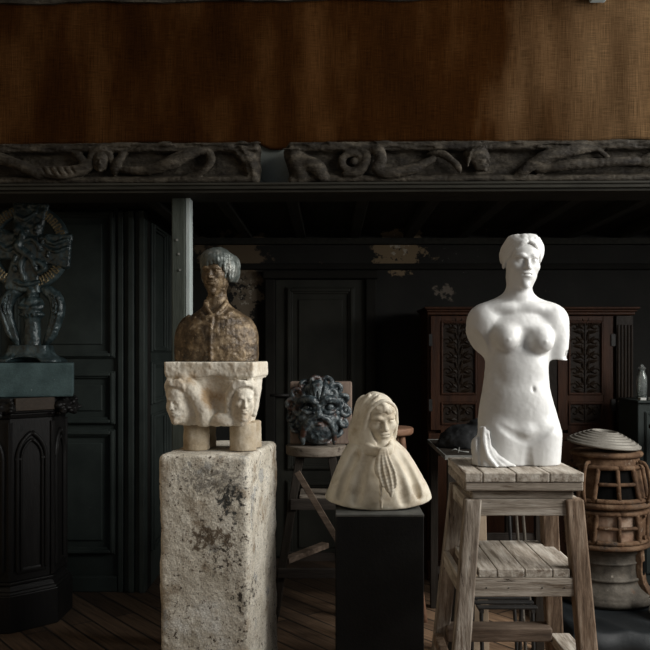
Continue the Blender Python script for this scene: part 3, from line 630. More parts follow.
# ------------------------------------------------------------------ capital with two heads on twin colonnettes
def capital():
    Y = 3.70; k = Y/F; o = (wx(218,Y), Y, COLZ+.0006)
    kk = (k*.855, k*.92, (CAPZ-COLZ-.0006)/88.6)
    t = thing('carved_capital', 'pale stone capital with two carved heads on short twin shafts under the boy bust', 'capital', o)
    f = Field((-58,-46,20), (58,46,98), .9)
    f.loft([(26,0,40,0,29),(34,0,42.5,0,31),(48,0,45,0,34),(60,0,47,0,36),(74,0,49,0,38),(78,0,49,0,38)], 6, 1)
    f.box((0,0,81.5), (51.5,40.5,8.2), 2.5, 1.5); f.box((0,0,73.6), (49.5,38.8,2.2), 1, .5)
    f.ell((6,-45,46), (21,13,28), 8, mode='s', rot=(-12,0,0))                 # hollow between the heads
    f.ell((56,0,40), (12,18,26), 8, mode='s', rot=(0,14,0))
    # broad leaf beside the left head
    f.chain([(-30,-36,70),(-18,-36,58),(-8,-33,42),(-8,-29,28)], [6,7,7,6], 5); f.chain([(-24,-39,66),(-12,-38,52),(-5,-35,36)], 1.6, 2, sub=4)
    f.ell((-36,-31,50), (15,13,23), 6)
    f.ell((34,-28,49), (13,12,22), 6)
    face(f, (-36,-30,50), 42, yaw=-22, pitch=8)
    face(f, (36,-29,52), 40, yaw=26, pitch=8)
    for i, (hx, yw) in enumerate(((-36,-22), (36,26))):
        f.push((hx,-30,51), rotm(0,0,yw) @ rotm(8,0,0), 41)
        for s in (-1, 1): f.chain([(0,-.30,.46),(s*.22,-.2,.42),(s*.36,.0,.15),(s*.36,.05,-.35)], [.06,.09,.10,.08], .05, sub=4)
        f.pop()
    f.chain([(4,-30,29),(12,-33,33),(22,-33,30)], [4,5,4], 4)
    f.plane((0,0,25), (0,0,-1), 2)
    sculpt('capital_block', f, M['limestone'], t, kk, o, disp=[(.6,.10,2),(.35,.4,2)], rot=-7, top=88.6)
    for cx in (-22, 33):
        for cy, nm in ((-12,'shaft'), (14,'shaft')):
            f = Field((cx-19,cy-19,-1), (cx+19,cy+19,30), 1.0); f.cap((cx,cy,-10), (cx,cy,40), 15.5, 15.0, 1); f.plane((0,0,.2), (0,0,-1)); f.plane((0,0,28), (0,0,1))
            sculpt(nm, f, M['shaft'], t, kk, o, disp=[(.6,.15,2)], rot=-7, flat=0.0)
capital()
# ------------------------------------------------------------------ rough stone column
def column():
    o = (wx(222.5,3.76), 3.76, 0)
    f = Field((-.27,-.35,-.02), (.27,.35,1.10), .009)
    f.box((0,0,COLZ/2), (.188,.30,COLZ/2+.001), .022, .01)
    f.box((.215,-.16,.5), (.006,.004,.42), .002, .004, mode='s')
    f.plane((0,0,0), (0,0,-1), .002)
    c = sculpt('stone_column', f, M['column'], None, 1, (0,0,0), disp=[(.006,4,2),(.0035,22,3)], rot=-8, flat=0.0, top=COLZ)
    c.location = o; tag(c, 'tall rough weathered stone block carrying the capital and the boy bust', 'pedestal')
column()
# ------------------------------------------------------------------ hooded woman
PZ = wz(511, 3.79)
def hooded_woman():
    Y = 3.95; k = Y/F; o = (wx(378,Y), Y, PZ+.0018); kk = (k, k, k*.955)
    t = thing('hooded_woman_bust', 'cream marble bust of a woman in a tied headscarf on the black plinth', 'bust', o)
    f = Field((-62,-46,-2), (60,42,124), .85)
    f.loft([(-2,0,50,2,37),(3,0,52.5,2,38.5),(10,.4,52.6,2,38.5),(20,.6,49,2,37),(32,-.4,43.8,2,33.5),(46,-1.6,37,2,28.5),(56,-2.7,31.5,2,24.5),(64,-4,25,2,20),(72,-4,17,3,16),(78,-3,12,3,13)], 2.2, 1)
    f.cap((-1,3,60), (0,0,82), 11, 10, 6)
    for pts, r in (([(-22,-17,58),(-31,-20,38),(-38,-22,12)], 1.6), ([(-13,-25,56),(-19,-31,34),(-23,-33,8)], 1.3), ([(20,-18,57),(30,-20,36),(37,-22,12)], 1.5), ([(13,-25,52),(20,-31,30),(23,-33,8)], 1.2)): f.chain(pts, [r*.3,r*.6,r*.8], 8, mode='s', sub=4)
    f.chain([(0,-35,44),(.5,-39,25),(1,-40.5,4)], [.8,1.1,1.2], 3, sub=3)
    f.chain([(2.6,-35,44),(3.2,-40,25),(3.6,-41,4)], .6, 2, mode='s', sub=3)

    # curved underside
    x = f.ax[0][:,None,None]; z = f.ax[2][None,None,:]; f.op((slice(None),)*3, np.broadcast_to((.0022*x*x-z), f.d.shape).astype('f'), 'i', 1.5)
    face(f, (.6,-4,90), 53, yaw=15, pitch=11, roll=-3, ears=False, closed=True, soft=True)
    sculpt('figure', f, M['old_marble'], t, kk, o, disp=[(.3,.12,3)])
    R = rotm(0,0,15) @ rotm(11,0,0) @ rotm(0,-3,0)
    h = Field((-30,-36,84), (34,30,126), .7); h.push((.6,-4,90), R, 53)
    rnd = random.Random(2)
    for i in range(17):
        a = -54+6.75*i; q = math.radians(a); x = .27*math.sin(q); y = .06-.375*math.cos(q)
        z = .265-.13*abs(math.sin(q))**1.5+rnd.uniform(-.03,.03); h.ell((x,y,z), (.065,.06,.085), .02, rot=(0,rnd.uniform(-40,40),0)); h.ell((x*.85,y+.05,z+.08), (.06,.06,.06), .03)
    h.pop(); sculpt('hair', h, M['old_marble'], t, kk, o, disp=[(.5,.3,2)])
    s = Field((-36,-36,40), (34,36,126), .75); s.push((.6,-4,90), R, 53)
    s.ell((-.03,.12,.10), (.30,.47,.405), .02); s.ell((-.05,.13,-.02), (.345,.43,.40), .1); s.ell((-.12,.13,-.24), (.40,.42,.40), .12); s.ell((-.10,.10,-.42), (.44,.42,.32), .14); s.pop()
    s.cap((-4,4,52), (-4,4,70), 23, 15, 10)
    s.push((.6,-4,90), R, 53)
    s.ell((.03,-.47,-.05), (.29,.50,.44), .05, mode='s'); s.ell((.02,-.62,-.40), (.2,.34,.32), .08, mode='s')
    s.pop()
    for j in range(4):
        s.chain([(-26+1.8*j,0-1.2*j,55+4.2*j),(-20.5+1.6*j,-12,56.5+3.2*j),(-9+.6*j,-21.5+.1*j,56+1.9*j),(3,-27.5,57.5+.9*j)], [1.4,2.1,2.2,1.7], 1.6, sub=5)
    for j in range(4):
        s.chain([(17-.9*j,0-1.2*j,56+4.0*j),(14-.8*j,-12,58+2.8*j),(10,-21.5,57+1.7*j),(4,-27.5,57.5+.9*j)], [1.4,2.0,2.0,1.6], 1.6, sub=5)
    s.push((.6,-4,90), R, 53)
    s.chain([(-.27,-.16,-.40),(-.325,-.18,-.05),(-.25,-.24,.26),(0,-.28,.43),(.23,-.20,.28),(.30,-.14,.0),(.27,-.16,-.35)], .026, .05, sub=5)
    for j, (a, b) in enumerate(((-.40,.1), (-.44,.22), (-.36,.36))): s.chain([(a*.45,-.02+b*.3,.50-.04*j),(a*.86,-.08+b,.22),(a*.98,-.10+b,-.15),(a*1.0,-.08+b,-.48)], .022, .06, mode='u', sub=5)
    for j, b in enumerate((.0, .16)): s.chain([(-.25,-.11+b,.36),(-.365,-.09+b,.1),(-.40,-.08+b,-.25)], .012, .04, mode='s', sub=5)
    for j in range(5): s.chain([(-.02-.05*j,-.12+.10*j,.53-.03*j),(-.22-.03*j,-.15+.10*j,.28),(-.34-.02*j,-.17+.09*j,-.05),(-.42-.02*j,-.12+.08*j,-.42)], [.012,.024,.03,.02], .05, sub=5)
    s.pop()
    sculpt('headscarf', s, M['old_marble'], t, kk, o, disp=[(.3,.15,2)])
    n = Field((-10,-52,8), (26,-14,72), .6)
    n.ell((3.2,-28.5,58.5), (4.6,4.2,4.6), 2)
    spine = catmull([(3.4,-30.5,60),(3.6,-35,53),(5.0,-38,44),(7.2,-40.5,34),(9.2,-41.5,24),(10.0,-41,16)], 3); wd = np.interp(np.linspace(0,1,len(spine)), [0,.2,.5,.72,.9,1], [3.0,4.4,7.4,6.6,3.4,.8])
    for w in (-1,-.66,-.33,0,.33,.66,1):                       # pleated tail: ridges side by side, hem of uneven length
        rid = 1.25 if round(w*3) % 2 else .35
        pts = [p+np.array([w*q, -rid+.9*abs(w), .25*w*q]) for p, q in zip(spine, wd)]; m = len(pts)-int(3*abs(w)+(1 if w < 0 else 0))
        for i in range(m-1): n.cap(pts[i], pts[i+1], 1.25, 1.25, 1.1)
    n.chain([(1.5,-30,60),(-1.5,-34.5,50),(-2.5,-37,40),(-1,-38.5,33)], [2.2,2.6,2.6,.8], 1.2, sub=4); n.chain([(-.5,-32,58),(-3.4,-35,49),(-4.6,-36.5,42)], [1.0,1.4,.7], 1.0, sub=4)
    sculpt('scarf_knot', n, M['old_marble'], t, kk, o)
hooded_woman()
pz = PZ; Y0, Y1 = 3.71, 4.20
pq = thing('black_plinth', 'plain matt black plinth with dusty top under the hooded marble bust', 'plinth', (wx(380,3.95), 3.95, 0))
build('body', MB().box(wx(336,Y0), wx(424,Y0), Y0, Y1, 0, pz-.012), M['plinth'], pq, bevel=.004)
build('top_board', MB().box(wx(336,Y0)-.001, wx(424,Y0)+.001, Y0-.001, Y1, pz-.0115, pz), M['plinth_top'], pq, bevel=.003)
# ------------------------------------------------------------------ grotesque mask block
def grotesque():
    Y = 4.62; k = Y/F; o = (wx(320,Y), Y, wz(444.5,Y)+.0012)
    t = thing('grotesque_mask', 'blue grey carved lion mask ringed by curls on the round stool behind the column', 'carving', o)
    b = MB().box(-30*k+o[0], 32*k+o[0], o[1]+.0, o[1]+.11, o[2], o[2]+62.5*k); build('backing_slab', b, M['slab_wood'], t, bevel=.008)
    f = Field((-36,-34,-2), (34,8,76), .65)
    f.ell((-2,0,36), (26,17,32), 2); f.ell((-2,-8,22), (16,16,18), 6)
    rnd = random.Random(8)
    for ring, (rx, rz, n, y, R1) in enumerate(((26.5,31,15,-5,5.0), (20,24.5,11,-9,4.4))):
        for i in range(n):
            a = 2*PI*(i+.5*ring)/n; x = -2+rx*math.cos(a); z = 37+rz*math.sin(a)
            if ring == 1 and abs(math.cos(a)) < .5 and math.sin(a) < 0: continue
            f.torus((x,y+rnd.uniform(-2,1),z), R1+rnd.uniform(-.7,.7), 2.5, .8, rot=(rnd.uniform(-30,30)+12*math.sin(a),0,rnd.uniform(-30,30)+25*math.cos(a))); f.ell((x,y-.5,z), (2.0,2.4,2.0), .6)
    f.ell((-3,-14,56), (9,9,14), 3)                                                   # forehead crest
    for j in range(6): f.chain([(-11+3.2*j,-12,69),(-9+2.6*j,-20,60),(-5.5+1.2*j,-23,48)], 1.1, 1.0, mode='u' if j % 2 else 's', sub=4)
    f.ell((-2.3,-16,20), (17,9,18), 4)
    for s in (-1, 1):
        f.chain([(s*2.5-2,-24,46),(s*9-2,-23,50),(s*17-2,-17,48),(s*21-2,-11,40)], [3,3.8,3.2,2.2], 1.5, sub=4)
        f.ell((s*11-2,-22,41), (6.5,6,4.2), 1.5, mode='s'); f.ell((s*11-2,-16.5,41), (4.2,3.8,3.2), .6)
        f.chain([(s*6-2,-21,36),(s*12-2,-20,35.5),(s*18-2,-14,39)], [1.8,2.2,1.4], 1.2, sub=3)
        f.ell((s*15-2,-15,29), (6,5,5.5), 2)
        f.chain([(s*2-2,-27,32),(s*9-2,-25,28),(s*14.5-2,-20,16),(s*15.5-2,-16,2)], [2.4,3.0,2.8,1.8], 1.2, sub=5)
        for j in range(3): f.chain([(s*(2.5+3.0*j)-2,-29,28-2*j),(s*(4+3.6*j)-2,-27.5,14),(s*(4+3.8*j)-2,-25,1)], .9, .8, mode='s' if j != 1 else 's', sub=4)
    f.cap((-2.3,-22,47), (-2.3,-28,34), 2.2, 3.4, 1.5)
    for s in (-1, 1): f.ell((s*3.2-2.3,-27,33), (2.4,2.6,2.2), 1)
    f.ell((-2.3,-26,24), (3,3,2), 1.5)
    f.plane((0,0,0.8), (0,0,-1)); f.plane((0,1,0), (0,1,0))
    sculpt('mask', f, M['grot_blue'], t, (k,k,k*.93), o, disp=[(.4,.3,3)], rot=3, flat=.4)
grotesque()
# ------------------------------------------------------------------ modelling stand under the torso
def modelling_stand():
    o = (.70, 3.27, 0); zt = 1.066
    t = thing('modelling_stand', 'weathered grey wooden four legged modelling stand carrying the white marble torso', 'stand', o)
    x0, x1, y0, y1 = .484, .913, 3.05, 3.50
    cuts = [x0, wx(483,y0), wx(516,y0), wx(550,y0), x1]
    for i in range(4):
        p = MB().box(cuts[i]+.0012, cuts[i+1]-.0012, y0, y1, zt-.034, zt); build('top_board', jitter(p, .0004), M['wood_grey_y'], t, bevel=.004)
    build('turning_block', jitter(MB().box(x0+.002, x1-.002, y0+.004, y1-.004, zt-.066, zt-.0345), .001), M['wood_grey_x'], t, bevel=.005)
    build('turning_block', jitter(MB().box(x0+.03, x1-.03, y0+.03, y1-.03, zt-.098, zt-.0665), .001), M['wood_grey_x'], t, bevel=.006)
    # legs: (outer top x, outer floor x, top y, floor y)
    w = .060; zl = zt-.0985
    for sx, X0, X1 in ((1,.489,.400), (-1,.917,.985)):
        for Y0_, Y1_ in ((3.095,3.01), (3.455,3.56)):
            ww = w if sx == 1 else .066
            p = MB().beam((X1+sx*ww/2, Y1_, 0), (X0+sx*ww/2, Y0_, zl), ww, .06)
            m = M['wood_grey'] if sx == 1 else M['wood_brown']
            for v in range(8):
                vx = list(p.v[v])
                if v < 4: vx[2] = 0.0
                else: vx[2] = zl
                p.v[v] = tuple(vx)
            l = build('leg', p, m, t, bevel=.006)
    build('apron', jitter(MB().box(.535, .862, 3.075, 3.10, .908, zl), .001), M['wood_grey_x'], t, bevel=.003)
    build('apron', MB().box(.535, .862, 3.45, 3.475, .908, zl), M['wood_grey_x'], t, bevel=.003)
    for xa, xb in ((.497,.522), (.885,.909)): build('apron', MB().box(xa, xb, 3.125, 3.43, .908, zl), M['wood_grey_y'], t, bevel=.003)
    # shelf, the outer boards notched round the legs
    sc = [.500, .600, .700, .800, .900]; fy, by = 3.052, 3.52
    for i in range(4):
        a, b = sc[i]+.0015, sc[i+1]-.0015
        poly = [(a,fy),(b,fy),(b,by),(a,by)]
        if i == 0: poly = [(.534,fy),(b,fy),(b,by-.11),(b,by),(.534,by),(.534,by-.11),(a,by-.11),(a,3.112),(.534,3.112)]
        if i == 3: poly = [(a,fy),(.862,fy),(.862,3.112),(b,3.112),(b,by-.11),(.862,by-.11),(.862,by),(a,by)]
        build('shelf_board', MB().zprism(poly, .690, .720), M['wood_grey_y'], t, bevel=.003)
    build('shelf_rail', jitter(MB().box(.512, .893, 3.045, 3.075, .622, .6895), .001), M['wood_grey_x'], t, bevel=.004)
    build('shelf_rail', MB().box(.512, .893, 3.485, 3.51, .622, .6895), M['wood_grey_x'], t, bevel=.004)
    for xa, xb in ((.463,.486), (.918,.940)): build('shelf_rail', MB().box(xa, xb, 3.09, 3.48, .625, .6895), M['wood_grey_y'], t, bevel=.004)
    # floor stretchers
    build('stretcher', jitter(MB().box(.475, .900, 3.44, 3.54, .325, .380), .0015), M['wood_mid'], t, bevel=.005)
    build('stretcher', jitter(MB().box(.905, .985, 3.03, 3.50, .305, .345), .0015), M['wood_grey_y'], t, bevel=.005)
    build('stretcher', jitter(MB().box(.425, .462, 3.04, 3.50, .305, .345), .0015), M['wood_brown'], t, bevel=.005)
    for x in (.56, .64, .76, .84): build('nail', MB().tube([(x, 3.0465, .655), (x, 3.043, .655)], .0025, 8), M['iron_black'], t)
modelling_stand()
# ------------------------------------------------------------------ tall zinc table behind it, with a lump of clay
def zinc_table():
    t = thing('zinc_topped_table', 'dark narrow work table with a dull zinc tray top behind the modelling stand', 'table', (.83,4.64,0))
    x0, x1, y0, y1, z = .580, 1.08, 4.24, 5.02, wz(456,4.24)
    build('tray', MB().box(x0, x1, y0, y1, z-.012, z), M['wood_dark'], t)
    rv = [(x0-.006,y0-.006),(x1+.006,y0-.006),(x1+.006,y1+.006),(x0-.006,y1+.006)]; ri = [(x0,y0),(x1,y0),(x1,y1),(x0,y1)]; rim = MB()
    rim.v = [(x,y,zz) for zz in (z-.018, z+.004) for x, y in rv+ri]
    for i in range(4):
        j = (i+1) % 4; rim.f += [(i,j,8+j,8+i), (4+i,12+i,12+j,4+j), (8+i,8+j,12+j,12+i), (i,4+i,4+j,j)]
    build('rim', rim, M['zinc'], t)
    for x in (x0+.03, x1-.03):
        for y in (y0+.03, y1-.03): build('leg', MB().box(x-.022, x+.022, y-.022, y+.022, 0, z-.0125), M['wood_dark'], t, bevel=.004)
    for ya in (y0+.02, y1-.04):
        build('apron', MB().box(x0+.0525,x1-.0525,ya,ya+.02,z-.09,z-.0125), M['wood_dark_x'], t)
        zs = .55 if ya < 4.5 else .20; build('stretcher', MB().box(x0+.0525,x1-.0525,ya,ya+.02,zs,zs+.04), M['wood_dark_x'], t)
    f = Field((-.17,-.17,-.01), (.17,.17,.16), .006)
    f.ell((0,0,.03), (.14,.14,.085), .02); f.ell((.02,-.02,.075), (.085,.08,.05), .03); f.chain([(-.125,-.03,.015),(-.07,-.05,.055),(0,-.06,.085)], [.025,.03,.03], .02); f.ell((.055,-.03,.125), (.035,.035,.022), .015); f.torus((.055,-.03,.135), .026, .008, .006, rot=(90,0,0)); f.plane((0,0,0), (0,0,-1), .002)
    l = sculpt('clay_lump', f, M['lump'], None, 1, disp=[(.010,14,3)], flat=0.0); l.location = (.74, 4.66, z+.0006)
    tag(l, 'dark rounded lump of clay with a small raised ring lying on the zinc tray', 'clay')
    w = MB().tube([(.615,4.35,z+.012),(.64,4.35,z+.022),(.675,4.37,z+.008),(.71,4.35,z+.006)], .0035, 6); w.tube([(.655,4.34,z+.005),(.663,4.36,z+.03)], .003, 6)
    tag(center_origin(build('bent_wire', w, M['zinc'], smooth=True)), 'thin pale bent wire lying on the zinc tray in front of the dark clay', 'wire')
zinc_table()
# ------------------------------------------------------------------ cast iron stove
def stove():
    cx, cy, z0 = 1.542, 4.75, .137; u = cy/F
    t = thing('cast_iron_stove', 'rusty round cast iron stove with mica windows beside the modelling stand', 'stove', (cx,cy,z0))
    Z = lambda py: wz(py, cy)
    P = lambda l: [(r*u, Z(py)-0) for r, py in l]
    c = (cx, cy, 0)
    build('base', MB().lathe(c, P([(.1,596.2),(47,596.2),(47.5,593),(46.5,590),(44.5,588.5),(44.8,586.5),(41,584.5),(37,581.5),(34,577.5),(33.4,574.5),(34.6,574),(34.6,572),(32.6,571.3),(31.6,564),(31.6,558.5),(32.6,558),(32.6,556.3),(31.5,555.8),(31.5,549),(33.2,548.3),(33.2,546),(36,543.6),(.1,543)]), 64), M['iron_grey'], t, smooth='auto', bevel=.0)
    build('flange', MB().lathe(c, P([(.1,543),(40.5,543),(42.5,541.5),(42.5,538.8),(40,537.5),(.1,537.5)]), 64), M['rust'], t, smooth='auto')
    def drum(name, prof_r, pyb, pyt, m): # curved wall strips between window openings
        pass
    win = [0, 90, 180, 270]
    def ring_wall(rb, rt, pyb, pyt, wb, wt, half, m, name, hw=None):
        """lathe shell with six openings; half = half angle of an opening (deg)"""
        mb = MB(); zb, zt_, zwb, zwt = Z(pyb), Z(pyt), Z(wb), Z(wt)
        def rad(z): return (rb+(rt-rb)*((z-zb)/(zt_-zb)))*u
        def patch(a0, a1, za, zb_, n=6):
            th = .010; vs = []
            for i in range(n+1):
                a = math.radians(a0+(a1-a0)*i/n-90)
                for z in (za, zb_):
                    for rr in (rad(z), rad(z)-th): vs.append((cx+rr*math.cos(a), cy+rr*math.sin(a), z))
            fs = []
            for i in range(n):
                b = i*4; q = b+4
                fs += [(b,q,q+2,b+2), (b+1,b+3,q+3,q+1), (b,b+1,q+1,q), (b+2,q+2,q+3,b+3)]
            fs += [(0,2,3,1), (n*4,n*4+1,n*4+3,n*4+2)]; mb.add(vs, fs)
        for i, a in enumerate(win):
            nxt = a+90; patch(a+half, nxt-half, zwb, zwt)
        for i in range(12): patch(30*i, 30*i+30, zb, zwb, 4); patch(30*i, 30*i+30, zwt, zt_, 4)
        return build(name, mb, m, t), rad
    def windows(rad, wb, wt, half, glass, bars):
        zwb, zwt = Z(wb), Z(wt)
        for a in win:
            fr = MB(); R_ = lambda ad, z, off: (cx+(rad(z)+off)*math.sin(math.radians(a+ad)), cy-(rad(z)+off)*math.cos(math.radians(a+ad)), z)
            ins = 2.2; A = [(-half-1, zwb-.008), (half+1, zwb-.008), (half+1-ins, zwt+.006), (-half-1+ins, zwt+.006)]
            for i in range(4):
                p, q = A[i], A[(i+1) % 4]; pts = [R_(p[0]+(q[0]-p[0])*j/4, p[1]+(q[1]-p[1])*j/8, .006) for j in range(9)]; fr.tube(pts, .0135, 8)
            zm = (zwb+zwt)/2; fr.tube([R_(0,zwb,.004), R_(0,zwt,.004)], .012, 8); fr.tube([R_(-half+2*half*j/8,zm,.004) for j in range(9)], .0105, 8)
            w = build('window_frame', fr, M['rust'], t, smooth=True)
            pn = MB(); n = 8; vs = []
            for i in range(n+1):
                ad = -half+2*half*i/n
                for z in (zwb, zwt):
                    for off in (-.012, -.016): vs.append(R_(ad, z, off))
            fs = []
            for i in range(n):
                b = i*4; q = b+4; fs += [(b,q,q+2,b+2), (b+1,b+3,q+3,q+1), (b,b+1,q+1,q), (b+2,q+2,q+3,b+3)]
            fs += [(0,2,3,1), (n*4,n*4+1,n*4+3,n*4+2)]; pn.add(vs, fs); build('pane', pn, glass, w)
    _, rad = ring_wall(38.5, 38.5, 537.4, 503.6, 534, 508.5, 31, M['rust'], 'firebox'); windows(rad, 534, 508.5, 31, M['mica'], 0)
    for a in (45, -45, 135):
        s_, c_ = math.sin(math.radians(a)), -math.cos(math.radians(a)); r = 39*u
        for py in (510, 531): build('hinge', MB().tube([(cx+s_*(r-.004), cy+c_*(r-.004), Z(py)), (cx+s_*(r+.012), cy+c_*(r+.012), Z(py))], .012, 10), M['rust'], t)
    a = math.radians(52); s_, c_ = math.sin(a), -math.cos(a); BT = Matrix.Translation((cx,cy,0)) @ Matrix.Rotation(a, 4, 'Z')
    bk = MB(); pr = [(30,543),(36,543),(37,556),(37,566),(39,576),(44,585),(49,591),(49,596),(40,596),(32,580)]
    vs = [(sx, -r*u, Z(py)) for sx in (-.028, .028) for r, py in pr]; n = len(pr); bk.add(vs, [tuple(range(n)), tuple(range(n,2*n))[::-1]]+[(i, i+n, (i+1) % n+n, (i+1) % n) for i in range(n)])
    build('bracket', bk, M['rust'], t, bevel=.005, xf=BT)
    build('bracket_slot', MB().box(-.016, .016, -37.6*u, -36.2*u, Z(572), Z(556)), M['black'], t, xf=BT)  # solid black piece stands in for the shaded hole
    build('flange', MB().lathe(c, P([(.1,503.5),(41,503.5),(43.5,502),(44,499.5),(42.5,497.8),(39,497.2),(.1,497.2)]), 64), M['rust'], t, smooth='auto')
    _, rad = ring_wall(39.5, 31.5, 497.1, 456.0, 494, 465, 31, M['rust'], 'dome'); windows(rad, 494, 465, 31, M['black'], 0)  # dome openings closed with black panes, painting the dark interior
    build('neck_ring', MB().lathe(c, P([(.1,456),(31.5,456),(34.5,454.5),(35.5,452.5),(34.5,450.5),(31,449.5),(.1,449.5)]), 64), M['rust'], t, smooth='auto')
    for a in (45, -45):   # arched carrying straps at the sides
        s_, c_ = math.sin(math.radians(a)), -math.cos(math.radians(a))
        pts = [(cx+s_*r*u, cy+c_*r*u, Z(py)) for r, py in ((34,459),(39.5,460),(43,466),(45,476),(45.5,488),(43,497))]
        build('strap', MB().tube([Vector(p) for p in catmull(pts, 4)], .011, 8), M['rust'], t, smooth=True)
    # loose ribbed lid, sitting askew
    LR = Matrix.Translation((cx-3*u, cy, Z(449.2)+.012)) @ Matrix.Rotation(math.radians(5.0), 4, 'Y') @ Matrix.Rotation(math.radians(3), 4, 'X')
    prof = [(11,9),(11.5,13.4)]+[(12+.5*i, 14.2-10.5*(i/46.0)**1.25+(.55 if i % 8 < 4 else -.45)) for i in range(47)]+[(36,3.2),(36.2,1.6),(35,.8),(32,.8),(28,2.5),(14,8),(11,9)]
    ld = build('lid', MB().lathe((0,0,.010), [(r*u, z*u) for r, z in prof], 64), M['lid'], t, smooth='auto', xf=LR)
    ib = MB(); 
    for i in range(5): ib.box((-8+4*i-.7)*u, (-8+4*i+.7)*u, -12*u, 12*u, .010+8.6*u, .010+9.6*u)
    build('grate', ib, M['iron_black'], ld, xf=LR)
    lt = MB().box(cx+.30*0+.215, cx+.24, cy-.09, cy-.06, Z(521), Z(516)); build('latch', lt, M['rust'], t, bevel=.004)
stove()
# tarpaulin-covered platform
def platform():
    t = MB(); x0, x1, y0, y1, z = 1.16, 2.60, 4.14, 5.10, .130; nx, ny = 70, 50; rnd = random.Random(3)
    pts = []
    for j in range(ny+1):
        for i in range(nx+1):
            a, b = i/nx, j/ny; x, y = x0+(x1-x0)*a, y0+(y1-y0)*b; e = min(a*(x1-x0), (1-a)*(x1-x0), b*(y1-y0), (1-b)*(y1-y0))
            d = min(1, e/.06); zz = z*(1-(1-d)**2.2)
            near = math.hypot(x-1.542, y-4.75); 
            if near > .27: zz = max(.004, zz-.012*abs(math.sin(x*17+y*9))*min(1,(near-.27)/.1)*d)
            pts.append((x+(1-d)*.012*math.sin(y*30), y+(1-d)*.012*math.sin(x*27), zz if e > 1e-6 else 0.0))
    t.v = pts
    for j in range(ny):
        for i in range(nx): t.f.append((j*(nx+1)+i, j*(nx+1)+i+1, (j+1)*(nx+1)+i+1, (j+1)*(nx+1)+i))
    rim = [i for i in range(nx+1)]+[j*(nx+1)+nx for j in range(1, ny+1)]+[ny*(nx+1)+i for i in range(nx-1, -1, -1)]+[j*(nx+1) for j in range(ny-1, 0, -1)]
    t.f.append(tuple(rim[::-1]))
    o = center_origin(build('covered_platform', t, M['tarp'], smooth=True)); tag(o, 'low platform draped in dark shiny tarpaulin under the rusty stove', 'platform')
platform()
